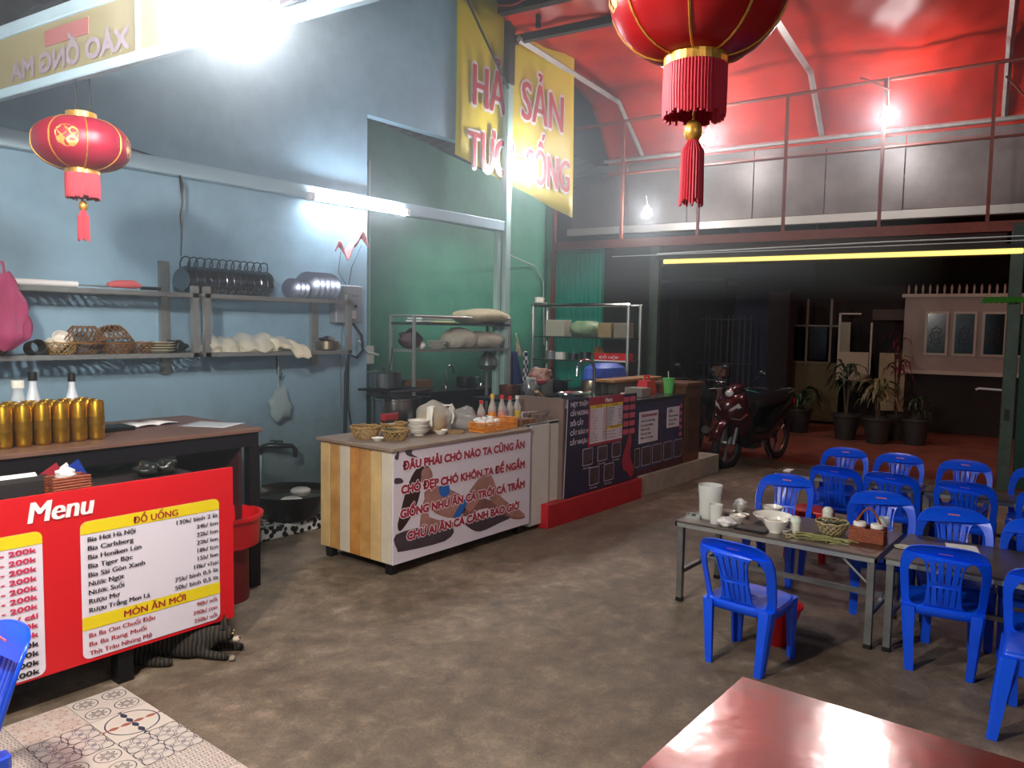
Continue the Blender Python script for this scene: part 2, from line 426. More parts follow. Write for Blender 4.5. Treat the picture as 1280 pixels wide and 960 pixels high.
MB().box((-.06, -.06, 0), (.06, .06, 2.74), bev=.005).build('post', gpost_m, gr)
MB().box((-.07, -.02, .75), (-.06, .03, .87)).build('lock_plate', black, gr)
MB().box((-.075, -.05, 2.5), (-.06, .05, 2.82)).build('top_bracket', gpost_m, gr)
MB().tube([(-.04, .06, 1.07), (-.02, .27, 1.075), (-.02, .3, 1.06)], .012, 8).build('latch_bar', M('white_metal', 'd8d8d4', .3, .3), gr)
fs = thing('folding_shutter', 'dark green corrugated folding shutter right of the gate post', 'shutter', fl(D0, -.38), FZ)
for k in range(9):
    MB().box((-.03+(k % 2)*.04, -.13*k-.12, .03), (-.02+(k % 2)*.04+.012, -.13*k, 2.7), bev=.003).build('shutter_leaf', M('shutter_green', '173c30', .5, .4, var=.2), fs)
# lit strip and track over the opening
st = thing('lit_strip', 'long glowing yellow strip light along the gate lintel', 'strip light', fl(D0-.08, 1.6), FZ)
MB().box((-.02, -1.95, 2.5), (.02, 1.95, 2.555), bev=.01).build('lamp', M('strip_glow', 'ffe27a', .4, emis=.85), st)
MB().box((-.03, -2, 2.56), (.06, 2.05, 2.6)).build('track', dkb, st)
o = MB(); o.box((D0+.07, -.2, 2.5), (D0+.3, 3.74, 2.74)); o.xf(fxf()); struct(o.build('lintel', M('lintel_brown', '3a1a16', .7, var=.3)))
# balcony railing
rl = thing('balcony_railing', 'rust-red welded tube railing above the gate opening', 'railing', (0, 0, 0), FZ)
MB().box((D0-.05, -5, 2.74), (D0+.04, 5.22, 2.85)).build('base_beam', rust, rl)
MB().tube([(D0, -5, 3.74), (D0, 5.2, 3.72)], .016, 8).build('middle_rail', rust, rl)
MB().tube([(D0, -5, 4.62), (D0, 5.2, 4.38)], .022, 8).build('top_rail', rust, rl)
for k in range(10):
    b = 4.16-1.05*k+.03
    MB().box((D0-.02, b-.018, 2.85), (D0+.018, b+.018, 4.62-(b+5)/10.2*.24)).build('upright', rust, rl)
MB().tube([(D0-.02, .98, 4.35), (D0-.06, 1.25, 4.5), (D0-.06, 1.3, 4.52)], .012, 6).build('stay', rust, rl)
MB().tube([(D0+.0, -.1, 4.35), (D0+.25, -.5, 3.9)], .012, 6).build('stay', rust, rl)
# panels behind railing
pm = M('weathered_sheet', '6c6462', .4, .2, var=.35, vs=1.6, col2='4c4440')
pn = thing('sign_back', 'row of weathered grey metal sheets behind the railing', 'sign', (0, 0, 0), FZ)
for k in range(11):
    MB().box((10.9, 5.55-.93*k-.92, 3.2), (10.915, 5.55-.93*k, 4.12), bev=.003).build('sheet', pm, pn)
MB().box((10.84, -4.8, 3.08), (10.95, 5.6, 3.19), bev=.006).build('bottom_rail', M('pale_rail', 'a8a49e', .4, .3), pn)
MB().box((10.92, -4.8, 3.6), (10.96, 5.6, 3.64)).build('back_rail', rust, pn)
# awning
tm = bpy.data.materials.new('red_tarpaulin'); tm.use_nodes = True; nt = tm.node_tree; bs = nt.nodes['Principled BSDF']
tc = nt.nodes.new('ShaderNodeTexCoord'); nn = nt.nodes.new('ShaderNodeTexNoise'); nn.inputs['Scale'].default_value = 1.1; nn.inputs['Detail'].default_value = 7
nt.links.new(tc.outputs['Object'], nn.inputs[0]); rp = nt.nodes.new('ShaderNodeValToRGB'); rp.color_ramp.elements[0].color = lin('a81e14'); rp.color_ramp.elements[1].color = lin('d8331f')
rp.color_ramp.elements[0].position = .35; rp.color_ramp.elements[1].position = .65
nt.links.new(nn.outputs['Fac'], rp.inputs[0]); nt.links.new(rp.outputs[0], bs.inputs['Base Color']); bs.inputs['Roughness'].default_value = .38
tr = nt.nodes.new('ShaderNodeBsdfTranslucent'); nt.links.new(rp.outputs[0], tr.inputs[0]); mxs = nt.nodes.new('ShaderNodeMixShader'); mxs.inputs[0].default_value = .3
nt.links.new(bs.outputs[0], mxs.inputs[1]); nt.links.new(tr.outputs[0], mxs.inputs[2]); nt.links.new(mxs.outputs[0], nt.nodes['Material Output'].inputs[0])
def tarp(u, v):
    # u along the street, v outwards
    sec = [(7.0, 5.0), (7.35, 4.87), (8.6, 4.92), (9.85, 4.86), (10.0, 4.84), (10.45, 4.55), (10.9, 4.24), (10.93, 4.15), (10.9, 4.04)]
    t = v*(len(sec)-1); i = min(int(t), len(sec)-2); f = t-i
    d = sec[i][0]+(sec[i+1][0]-sec[i][0])*f; z = sec[i][1]+(sec[i+1][1]-sec[i][1])*f
    left = 4.5+.45*(d-7)/3.9
    b = -5+(left+5)*u
    k = (b-1.95)/2.3*pi
    z += -.07*(sin(k)**2)*(1 if v < .55 else .35)*(0.3+.7*min(1, v*4)) + .012*sin(b*9+d*5)+.01*sin(b*17-d*8)
    p = FN*d+FT*b; return Vector((p.x, p.y, z))
aw = thing('awning', 'red tarpaulin awning on white bent arms over the street front', 'awning', (0, 0, 0))
MB().grid(120, 48, tarp).build('tarpaulin', tm, aw, smooth='full', solid=.003)
arm_m = M('white_galvanised', 'a8a09c', .4, .4, var=.25, vs=12)
for b in (4.4, 1.9, -.12, -2.5):
    w = MB(); w.tube([(7.3, b, 4.74), (9.95, b, 4.76)], .04, 4); w.tube([(9.93, b, 4.78), (10.88, b, 4.22)], .035, 4); w.xf(fxf())
    w.build('arm', arm_m, aw)
w = MB(); w.tube([(10.87, -5, 4.2), (10.87, 5.0, 4.17)], .03, 8); w.xf(fxf()); w.build('front_tube', arm_m, aw)

# banners -------------------------------------------------------------
yel = M('yellow_vinyl', 'd8c21c', .45, var=.12, vs=3); redt = M('magenta_red_print', 'b3202c', .5); whp = M('white_print', 'e6e0e0', .5)
bn = thing('wall_banner', 'yellow vinyl banner with tall red lettering behind the column', 'banner', (0, 0, 0))
w = MB()
def bann(u, v):
    x = 5.86+u*2.12; zb = 3.39-.385*u; zt = 5.1
    return Vector((x, 5.425-.012*sin(u*14+v*3), zb+(zt-zb)*v))
w.grid(24, 8, bann); w.build('vinyl_sheet', yel, bn, smooth='full', solid=.003)
for s, h, x, z, wd in (('HẢI', .43, 6.1, 3.94, .6), ('SẢN', .43, 6.92, 3.98, .8), ('TƯƠI', .38, 6.04, 3.3, .74), ('SỐNG', .38, 7.02, 3.3, .86)):
    # white outline behind the red letters
    text(s, h, x, 5.405, z, whp, bn, w=wd, bold=.035, name='lettering_outline')
    text(s, h, x, 5.398, z, redt, bn, w=wd, bold=.012)
# hanging banner seen from behind, over the lantern
hb = thing('hanging_banner', 'faded cream banner with mirrored lettering under the ceiling, top left', 'banner', fl(2.0, 0, 0), FZ-pi/2)
cream = M('faded_cream_vinyl', 'aaa27c', .6, var=.15, vs=3, trl=.3)
MB().box((-5.1, -.004, 2.765), (-2.55, .004, 3.0)).build('vinyl_sheet', cream, hb)
MB().box((-5.2, -.02, 2.72), (1.6, .02, 2.765), bev=.005).build('bottom_rail', led, hb)
MB().box((-5.2, -.02, 3.0), (-2.2, .02, 3.06), bev=.005).build('top_rail', led, hb)
text('XÀO ỐNG MA', .085, -3.1, -.012, 2.79, M('faded_print', '8a7f8c', .7), hb, w=.95, mirror=True, bold=.03)
MB().box((-3.75, -.008, 2.9), (-3.4, -.005, 2.97)).build('printed_patch', M('faded_red', '9a5c5c', .7), hb)
for bx in (-4.3, -3.05, -2.55): MB().box((bx, -.015, 2.75), (bx+.02, .015, 3.02)).build('seam_bar', led, hb)

# ------------------------------------------------------------------ lamps
glow = M('bulb_glow', 'ffffff', .5, emis=230*BULB); glow_t = M('tube_glow', 'f4f8ff', .5, emis=60*BULB)
sock = M('socket', 'e8e8e8', .4)
bulb_spots = [((1.55, 2.47, 2.74), .115, 'bare white bulb, enlarged to its glare, hanging near the ceiling, top left', 3.2),  # radii widened so the bulb shapes take in their glare
              ((6.78, 5.22, 3.36), .075, 'bare white bulb glowing in front of the yellow banner', 3.52),
              ((9.22, 4.22, 4.05), .075, 'bare white bulb on the railing beside the big lantern tassel', 4.2),
              ((9.48, 2.2, 4.05), .075, 'bare white bulb on the third railing upright', 4.4),
              ((9.12, 5.0, 3.17), .065, 'lowest bare white bulb, low on the railing near its left end', 3.3)]
for (p, r, lab, zt) in bulb_spots:
    t = thing('light_bulb', lab, 'bulb', p, 0, 'bare white bulbs')
    MB().lathe([(0, -r), (r*.5, -r*.87), (r*.9, -r*.45), (r, 0), (r*.85, r*.5), (r*.5, r*.9), (r*.3, r*1.15), (0, r*1.16)], 20).build('glass', glow, t, smooth='full')
    arm_ = MB().lathe([(r*.3, r*1.12), (r*.3, r*1.6), (r*.15, r*1.8), (0, r*1.8)], 12)
    if p[1] == 5.22: arm_.tube([(0, 0, r*1.7), (-.02, .06, r*2.2), (-.1, .15, r*2.2)], .01, 6)
    arm_.tube([(0, 0, r*1.75), (0, .02, zt-p[2]+.1)], .006, 6).build('socket', sock, t)
tl = thing('tube_light', 'glowing white fluorescent tube on the pale wall beam', 'tube light', (4.55, WY-.13, 2.7))
MB().tube([(-.52, 0, 0), (.52, 0, 0)], .028, 12).build('tube', glow_t, tl, smooth=True)
MB().box((-.56, .02, -.02), (.56, .06, .03), bev=.005).box((-.56, -.03, -.03), (-.52, .04, .03)).box((.52, -.03, -.03), (.56, .04, .03)).build('fixture', sock, tl)
# ------------------------------------------------------------------ blue chairs, tables
def chair_back_mesh():
    # outline of the back in (y, z), seat level .30 to top .62
    outer = [(-.165, .29), (-.185, .42), (-.188, .55), (-.162, .62), (-.10, .65), (0, .658), (.10, .65), (.162, .62), (.188, .55), (.185, .42), (.165, .29), (.08, .295), (0, .295), (-.08, .295)]
    outer = smooth_loop(outer, 3)
    holes = []
    for s in (-1, 1):
        h = [(s*.142, .332), (s*.152, .43), (s*.155, .52), (s*.128, .575), (s*.1, .58), (s*.078, .545), (s*.07, .47), (s*.072, .40), (s*.085, .332)]
        h = smooth_loop(h, 3); holes.append(h)
    for k in range(5):                                 # fan of slots: lower row straight, upper row spreading
        y = (k-2)*.026
        holes.append([(y-.005, .345), (y+.005, .345), (y+.006+(k-2)*.002, .44), (y-.006+(k-2)*.002, .44)])
        f = (k-2)*.012
        holes.append([(y-.005+f*.2, .46), (y+.005+f*.2, .46), (y+.008+f*.8, .578-abs(k-2)*.006), (y-.008+f*.8, .578-abs(k-2)*.006)])
    me = plate_mesh(outer, holes, .014, .003)
    for v in me.vertices:
        y, z, t = v.co.x, v.co.y, v.co.z
        lean = -.155-.105*max(0,(z-.30)/.32)**1.15
        bow = .05*(y/.18)**2
        v.co = Vector((lean+bow+t, y, z))
    return me
def leg_mesh(x0, y0, x1, y1, z1=.32):
    w = MB(); rings = []
    sx = 1 if x0 > 0 else -1; sy = 1 if y0 > 0 else -1
    for (t, a, b) in ((0, .04, .036), (.03, .043, .04), (.5, .056, .048), (.9, .068, .058), (1, .07, .06)):
        cx, cy, z = x0+(x1-x0)*t, y0+(y1-y0)*t, z1*t
        # outward-rounded angle section
        pts = [(sx*a/2, -sy*b/2), (sx*a/2, sy*b*.3), (sx*a*.3, sy*b/2), (-sx*a/2, sy*b/2), (-sx*a/2, sy*b*.2), (sx*a*.1, sy*b*.1), (sx*a*.15, -sy*b/2)]
        rings.append([Vector((cx+p[0], cy+p[1], z)) for p in pts])
    w.loft(rings); return w
def make_chair(first_label, group):
    t = thing('plastic_chair', first_label, 'chair', (0, 0, 0), 0, group)
    w = MB()
    def seat(u, v):
        a = 2*pi*u; n = 4.0; r = v
        c, s = cos(a), sin(a)
        px = (abs(c)**(2/n))*(1 if c >= 0 else -1); py = (abs(s)**(2/n))*(1 if s >= 0 else -1)
        X = px*.18*r+.012; Y = py*(.178-.012*px)*r
        z = .328-.012*(1-r**4) if r < .93 else .328-(r-.93)/.07*.012
        return Vector((X, Y, z))
    prof = [0.001, .3, .6, .8, .9, .95, 1.0]
    rings = []
    for r in prof:
        rings.append([w.bm.verts.new(seat(k/32, r)) for k in range(32)])
    low = [w.bm.verts.new(seat(k/32, 1)+Vector((0, 0, -.03))) for k in range(32)]; rings.append(low)
    for a, b in zip(rings, rings[1:]):
        for k in range(32): w.bm.faces.new((a[k], a[(k+1) % 32], b[(k+1) % 32], b[k]))
    w.build('seat', blue_p, t, smooth=True, solid=.005)
    b = mobj('backrest', chair_back_mesh(), blue_p, t, smooth=True)
    for (x0, y0, x1, y1) in ((-.16, -.13, -.14, -.15), (-.16, .13, -.14, .15), (.165, -.145, .15, -.14), (.165, .145, .15, .14)):
        leg_mesh(x0, y0, x1, y1).build('leg', blue_p, t, smooth=True)
    w = MB(); w.box((-.18, -.03, .608), (-.1765, .03, .63)); w.warp(lambda c: c+Vector((-.0405+.18*0+.05*(c.y/.18)**2, 0, 0)))
    w.build('sticker', M('chair_sticker', 'd06a78', .5), t)
    return t
CH1 = make_chair('blue plastic chair before the table with the dishes, back to the viewer', 'small blue plastic chairs')
CH1.location = (3.71, 1.385, 0); CH1.rotation_euler.z = radians(-4)
P = pi
for loc, rz, lab in (
    ((4.30, .63, 0), .16, 'blue plastic chair with slotted back before the second near table, back to the viewer'),
    ((4.19, .17, 0), .05, 'blue plastic chair behind the stool at the right edge of the photo'),
    ((5.09, 1.75, 0), P+.05, 'blue plastic chair behind the steel pitcher table, beyond the white bowl with spoon'),
    ((4.93, 1.06, 0), P+.28, 'blue plastic chair behind the red condiment caddy, facing the viewer'),
    ((4.74, .64, 0), P+.25, 'blue plastic chair behind the white sheet of paper, facing the viewer'),
    ((4.74, .26, 0), P+.05, 'blue plastic chair right of the one behind the paper, cut by the right edge'),
    ((6.2, 1.64, 0), .02, 'leftmost dark blue chair of the second row, its back to the viewer'),
    ((6.2, 1.25, 0), 0, 'second blue chair from the left along the near side of the far tables'),
    ((6.2, .79, 0), .03, 'blue chair left of the gate post, back to the viewer, at the far tables'),
    ((6.2, .3, 0), 0, 'blue chair at the right edge by the far tables, back to the viewer'),
    ((6.7, 1.79, 0), P+.08, 'leftmost blue chair of the farthest row, facing the viewer'),
    ((6.7, 1.38, 0), P, 'second blue chair of the farthest row, facing the viewer'),
    ((6.7, .91, 0), P, 'third blue chair of the farthest row, alone left of the gate post'),
    ((6.7, .42, 0), P, 'last blue chair of the farthest row, right of the gate post'),
    ((.655, 2.75, 0), P+.02, 'blue plastic chair at the left edge in front of the red menu board')):
    dup(CH1, loc, rz, lab)
# stool
def make_stool():
    t = thing('plastic_stool', 'blue plastic stool without back at the lower right edge', 'stool', (3.80, .175, 0), .08)
    w = MB(); w.box((-.145, -.145, .335), (.145, .145, .365), bev=.014, seg=3); w.build('seat', blue_p, t, smooth=True)
    for sx in (-1, 1):
        for sy in (-1, 1): leg_mesh(sx*.165, sy*.165, sx*.125, sy*.125, .345).build('leg', blue_p, t, smooth=True)
    for s in (-1, 1):
        MB().box((-.12, s*.135-.006, .27), (.12, s*.135+.006, .338), bev=.004).build('apron', blue_p, t)
        MB().box((s*.135-.006, -.12, .27), (s*.135+.006, .12, .338), bev=.004).build('apron', blue_p, t)
    return t
make_stool()

def make_table(x0, x1, y0, y1, zt, lab, group=None, top=steel, leg_in=.03, frame=M('leg_steel', '8a8c8a', .35, .7, var=.3, vs=10)):
    cx, cy = (x0+x1)/2, (y0+y1)/2; hx, hy = (x1-x0)/2, (y1-y0)/2
    t = thing('steel_table', lab, 'table', (cx, cy, 0), 0, group)
    MB().box((-hx, -hy, zt-.012), (hx, hy, zt), bev=.003).build('tabletop', top, t)
    w = MB()
    for s in (-1, 1):
        w.box((-hx, s*hy-(.012 if s > 0 else 0), zt-.035), (hx, s*hy+(.012 if s < 0 else 0), zt-.012)); w.box((s*hx-(.012 if s > 0 else 0), -hy, zt-.035), (s*hx+(.012 if s < 0 else 0), hy, zt-.012))
    w.build('rim', steel, t)
    a, b = hx-leg_in, hy-leg_in
    for sx in (-1, 1):
        for sy in (-1, 1):
            l = MB().box((sx*a-.017, sy*b-.017, .02), (sx*a+.017, sy*b+.017, zt-.012)).build('leg', frame, t)
            MB().box((sx*a-.02, sy*b-.02, 0), (sx*a+.02, sy*b+.02, .025), bev=.003).build('foot', black_p, l)
    for sy in (-1, 1): MB().box((-a, sy*b-.012, .17), (a, sy*b+.012, .195)).build('stretcher', frame, t)
    MB().box((-.0125, -b, .195), (.0125, b, .22)).build('stretcher', frame, t)
    MB().tube([(-a, -b, .33), (-a+.0, -b+.16, zt-.03)], .008, 6).build('brace', frame, t)
    return t
ttop = M('worn_steel_top', '8a8078', .3, .85, var=.3, vs=6)
make_table(4.22, 4.84, .925, 2.06, .5, 'low steel table with pitcher, bowls and herb basket on it', 'low steel dining tables', ttop)
make_table(4.25, 4.86, -.25, .9, .5, 'low steel table with a single sheet of paper on it', 'low steel dining tables', ttop)
make_table(6.33, 6.62, 1.13, 2.22, .49, 'far low steel table between two rows of chairs, left one', 'low steel dining tables', ttop)
make_table(6.33, 6.62, -.1, 1.1, .49, 'far low steel table by the gate post, right one', 'low steel dining tables', ttop)
ft = M('shiny_steel_top', 'd2c8c4', .17, 1, var=.1, vs=2, bump=.5, bs=1.6)
make_table(1.2, 2.44, -1.0, .93, .5, 'shiny steel table in the foreground at the bottom edge', None, ft)

# ------------------------------------------------------------------ things on the first table
TZ = .5
def bowl(name, r, h, mat, loc, lab, cat='bowl', group=None, food=None, rz=0, tilt=0, n=28):
    t = thing(name, lab, cat, loc, rz, group)
    if tilt: t.rotation_euler.x = tilt
    pr = [(0, .004), (r*.45, .004), (r*.47, 0), (r*.5, 0), (r*.52, .008), (r*.8, h*.45), (r, h), (r-.004, h+.001), (r*.77, h*.5), (r*.45, .016), (0, .014)]
    MB().lathe(pr, n).build('bowl_body', mat, t, smooth=True)
    if food:
        zf, fm = food; rr = r*.8
        MB().lathe([(0, h*zf+.004), (rr*.5, h*zf+.006), (rr*.95*zf**.3, h*zf-.002), (rr*.8*zf**.3, h*zf-.01), (0, h*zf-.01)], 20, wob=lambda k, z: 1+.05*sin(k*2.1)).build('food', fm, t, smooth=True)
    return t
def plate(r, mat, loc, lab, group=None, h=.018, cat='plate', name='plate'):
    o = MB().lathe([(0, 0), (r*.55, 0), (r*.6, .003), (r, h), (r, h+.003), (r*.6, .007), (0, .005)], 28).build(name, mat, None, smooth=True, loc=loc)
    return tag(o, lab, cat, group)
broth = M('broth', 'b9a878', .25, var=.3, vs=60); greens = M('leafy_green', '4d5a24', .6, var=.5, vs=60); herb = M('pale_stem', '9a9a5c', .6, var=.4, vs=40)
cloudy = clear('cloudy_plastic', 'dfe0dc', .55, .25)
pit = thing('pitcher', 'tall cloudy plastic pitcher at the left end of the dish table', 'pitcher', (4.42, 1.93, TZ), radians(40))
MB().lathe([(0, .003), (.058, .003), (.06, 0), (.063, .01), (.066, .12), (.074, .205), (.071, .205), (.063, .12), (.06, .014), (0, .012)], 28).build('jug_wall', cloudy, pit, smooth=True)
MB().lathe([(0, .014), (.059, .014), (.062, .1), (0, .1)], 24).build('drink', M('pale_drink', 'cfc79a', .3), pit, smooth=True)
MB().tube([(.066, 0, .17), (.1, 0, .165), (.105, 0, .12), (.095, 0, .07), (.064, 0, .05)], .008, 8).build('handle', cloudy, pit, smooth=True)
cup = thing('plastic_cup', 'frosted plastic cup standing before the cloudy pitcher', 'cup', (4.315, 1.845, TZ))
MB().lathe([(0, 0), (.032, 0), (.04, .115), (.038, .115), (.03, .006), (0, .006)], 24).build('cup_wall', cloudy, cup, smooth=True)
MB().lathe([(0, .007), (.03, .007), (.035, .07), (0, .07)], 20).build('drink', M('milky_drink', 'd9d4c0', .4), cup, smooth=True)
td = thing('steel_dish', 'small square steel dish at the far left corner of the table', 'dish', (4.37, 2.01, TZ), .3)
MB().box((-.045, -.04, 0), (.045, .04, .004)).box((-.048, -.043, .0), (-.043, .043, .016)).box((.043, -.043, 0), (.048, .043, .016)).box((-.045, -.043, 0), (.045, -.038, .016)).box((-.045, .038, 0), (.045, .043, .016)).build('tray', steel, td)
for k in range(3): MB().sphere((-.02+.02*k, .005*(-1)**k, .012), .01, 10, 6, sz=.6).build('scrap', steel_d, td)
def crumple(name, lab, loc, r, mat, seed, cat='napkin', flat=.6, group=None, parts=None):
    rnd = random.Random(seed); w = MB(); w.sphere((0, 0, r*flat*.9), r, 18, 12, sz=flat)
    ph = [rnd.uniform(0, 6) for _ in range(6)]
    def f(c):
        d = 1+.2*sin(c.x/r*5+ph[0])*sin(c.y/r*4+ph[1])+.14*sin(c.z/r*9+ph[2]+c.x/r*3)+.1*sin(c.y/r*11+ph[3])
        q = Vector((c.x*d, c.y*d, max(0, c.z*(.8+.3*d)))); return q
    w.warp(f); o = w.build(name, mat, None, smooth='full', loc=loc); return tag(o, lab, cat, group)
crumple('napkin', 'crumpled white napkin by the near edge in front of the cup', (4.30, 1.77, TZ), .055, paper, 1, flat=.45)
b0 = bowl('small_bowl', .045, .04, white_c, (4.72, 1.86, TZ), 'small white bowl with a crumpled tissue piled on it', food=(.8, paper))
crumple('tissue', 'crumpled tissue sticking out of the small white bowl', (4.72, 1.855, TZ+.03), .035, paper, 2, 'tissue', .7)
plate(.04, white_c, (4.6, 1.88, TZ), 'tiny white saucer just right of the pitcher', 'small white dishes on the dish table')
bowl('sauce_dish', .04, .018, white_c, (4.58, 1.78, TZ), 'shallow white sauce dish with green dip', food=(.7, greens))
bowl('small_bowl', .05, .042, white_c, (4.43, 1.755, TZ), 'small white bowl in front of the green dip dish', food=(.7, broth))
sb = bowl('soup_bowl', .062, .055, white_c, (4.76, 1.66, TZ), 'white bowl with a steel spoon leaning in it', food=(.5, broth))
sp = thing('spoon', 'steel spoon leaning in the white bowl at the back of the table', 'spoon', (4.76, 1.66, TZ+.03), radians(140))
MB().tube([(-.03, 0, 0), (.02, 0, .022), (.09, 0, .045)], [.004, .004, .006], 6, flat=.5).build('handle', steel, sp)
MB().sphere((-.04, 0, 0), .018, 12, 8, sx=1.3, sz=.35).build('scoop', steel, sp, smooth=True)
bowl('serving_bowl', .115, .05, white_c, (4.56, 1.59, TZ), 'widest white serving bowl in the middle of the table', food=(.45, white_c))
bowl('deep_bowl', .072, .075, white_c, (4.36, 1.50, TZ), 'deep white bowl at the near edge before the wide one', food=(.8, M('milk_broth', 'ddd6bf', .3)))
blk = MB().box((-.07, -.09, 0), (.05, .09, .012), bev=.004).build('black_tray', black_p, None, loc=(4.33, 1.62, TZ)); tag(blk, 'flat black plastic tray under the small bowls', 'tray')
def shaker(loc, lab):
    t = thing('sauce_shaker', lab, 'shaker', loc, .4, 'pale toothpick shakers')
    MB().lathe([(0, 0), (.028, 0), (.03, .004), (.029, .06), (0, .06)], 22).build('jar', M('pale_jar', 'd8d6c8', .4), t, smooth=True)
    MB().lathe([(.031, .058), (.032, .064), (.03, .08), (.018, .093), (0, .096)], 22).build('cap', M('pale_cap', 'cfd6c4', .4), t, smooth=True)
    return t
shaker((4.43, 1.41, TZ), 'pale lidded shaker right of the deep bowl')
shaker((4.80, 1.34, TZ), 'pale lidded shaker behind the herb basket')
def lattice_basket(loc, r, h, mat, lab, name='wicker_basket', filled=None, n=17, rb=.62, group=None, tw=.0036, rz=0, upside=False, tilt=0):
    t = thing(name, lab, 'basket', loc, rz, group)
    if tilt: t.rotation_euler.x = tilt
    def rad(f): return r*(rb+(1-rb)*f**.7)
    w = MB()
    for s in (-1, 1):
        for k in range(n):
            pts = []
            for j in range(5):
                f = j/4; a = 2*pi*(k/n)+s*f*.75; R = rad(f)+s*.001
                pts.append((R*cos(a), R*sin(a), h*f))
            w.tube(pts, tw, 4, caps=False)
    stuff(w.build('weave', mat, t))
    MB().tube([(r*cos(2*pi*k/32), r*sin(2*pi*k/32), h+.003*sin(k*pi/2)) for k in range(32)], tw*1.6, 6, closed=True).build('rim', mat, t, smooth=True)
    MB().lathe([(0, .002), (r*rb*1.02, .002), (r*rb*1.02, .008), (0, .008)], 24).build('base', mat, t)
    if filled:
        rnd = random.Random(hash(lab) % 999 if False else len(lab)); w = MB()
        for k in range(46):
            a = rnd.uniform(0, 6.28); q = rnd.uniform(0, r*.8); L = rnd.uniform(.03, .06); b = rnd.uniform(0, 6.28); z = h*rnd.uniform(.65, 1.1)
            c = Vector((q*cos(a), q*sin(a), z)); d = Vector((cos(b), sin(b), rnd.uniform(-.2, .5)))*L/2; e = Vector((-sin(b), cos(b), rnd.uniform(-.3, .3)))*L*.22
            w.poly([c-d, c+e, c+d, c-e])
        for k in range(10):
            a = rnd.uniform(0, 6.28); w.tube([(0, 0, h*.6), (r*.5*cos(a), r*.5*sin(a), h*1.05), (r*.9*cos(a), r*.9*sin(a), h*rnd.uniform(.9, 1.25))], .002, 4)
        stuff(w.build('greens', filled, t))
    return t
hay = M('dry_wicker', 'b7a678', .7, var=.4, vs=60)
lattice_basket((4.56, 1.245, TZ), .088, .065, hay, 'open-weave basket of greens on the dish table', 'herb_basket', filled=M('dark_leaves', '4a4a26', .6, var=.5, vs=80))
rnd = random.Random(5); w = MB()
for k in range(26):
    x = rnd.uniform(-.05, .05); y = rnd.uniform(-.1, .1); a = rnd.uniform(-.5, .5)+pi/2
    L = rnd.uniform(.04, .09); z = .004+rnd.random()*.012
    w.tube([(x-cos(a)*L, y-sin(a)*L, z), (x, y, z+.005), (x+cos(a+.3)*L, y+sin(a+.3)*L, z)], .003, 5)
o = w.build('lemongrass_stalks', herb, None, loc=(4.36, 1.24, TZ)); tag(stuff(o), 'heap of pale herb stalks in front of the basket of greens', 'herbs')
w = MB()
for k in range(14):
    x = rnd.uniform(-.04, .04); y = rnd.uniform(-.04, .04); w.sphere((x, y, .006), .008, 8, 5, sx=rnd.uniform(.8, 1.6), sz=.6)
o = w.build('food_scraps', broth, None, loc=(4.31, 1.4, TZ)); tag(stuff(o), 'scattered food scraps at the near table edge beside the shaker', 'scraps')
bowl('ladle_dish', .035, .02, white_c, (4.38, 1.455, TZ), 'little white dish with brown sauce between bowl and shaker', food=(.7, M('brown_sauce', '5a3a1a', .3)))
cdy = thing('condiment_caddy', 'reddish wicker caddy with tall handle holding white-lidded jars', 'caddy', (4.53, 1.045, TZ), .06)
w = MB(); hx, hy, hz = .06, .085, .075
for j in range(7):
    z = .006+j*.011; e = .0015*(j % 2); w.tube([(-hx-e, -hy-e, z), (hx+e, -hy-e, z), (hx+e, hy+e, z), (-hx-e, hy+e, z)], .0055, 6, closed=True)
w.build('weave', wick_r, cdy)
MB().box((-hx, -hy, 0), (hx, hy, .006)).build('base', wick_r, cdy)
w = MB()
for s in (-1, 1): w.tube([(0, s*hy, .06), (0, s*hy*.35, .16), (0, 0, .185)], .006, 6)
w.build('handle', wick_r, cdy)
jm1 = clear('jar_glass', 'd8c8c0', .5, .1)
for (x, y) in ((-.0, .045), (.0, -.045)):
    j = thing('condiment_jar', 'clear jar with white lid in the wicker caddy, %s' % ('left of the handle' if y > 0 else 'right of the handle'), 'jar', (4.53+x, 1.045+y, TZ+.007))
    MB().lathe([(0, 0), (.03, 0), (.032, .075), (0, .075)], 20).build('glass', M('chilli_jar', 'a8685c', .3, var=.3, vs=30), j, smooth=True)
    MB().lathe([(.034, .072), (.034, .09), (.03, .094), (0, .095)], 20).build('lid', white_c, j, smooth=True)
gl = MB().lathe([(0, 0), (.025, 0), (.033, .115), (.031, .115), (.023, .006), (0, .006)], 20).build('plastic_cup', cloudy, None, smooth=True, loc=(4.66, 1.0, TZ+.0)); tag(gl, 'clear plastic tumbler behind the wicker caddy', 'cup')
plate(.045, M('printed_plate', 'c2c6a8', .4, var=.3, vs=50), (4.5, .86, TZ), 'small round patterned plate at the corner of the paper table', h=.006)
pp = MB().box((-.1, -.09, 0), (.07, .06, .001)).build('paper_sheet', paper, None, loc=(4.72, .63, TZ)); pp.rotation_euler.z = .25; tag(pp, 'white sheet of paper lying on the right-hand near table', 'paper')
rp2 = thing('red_basin', 'red plastic basin on the floor under the dish table, behind the near chair', 'basin', (4.02, 1.36, 0))
MB().lathe([(0, .004), (.07, .004), (.075, 0), (.11, .14), (.13, .2), (.135, .2), (.13, .21), (.105, .14), (.07, .012), (0, .01)], 26).build('wall', red_p, rp2, smooth=True)
MB().tube([(.132*cos(2*pi*k/28), .132*sin(2*pi*k/28), .205) for k in range(28)], .006, 6, closed=True).build('rim', red_p, rp2)
rs = thing('red_stool', 'red plastic stool half hidden behind the blue chair beyond the table', 'stool', (5.75, 1.72, 0))
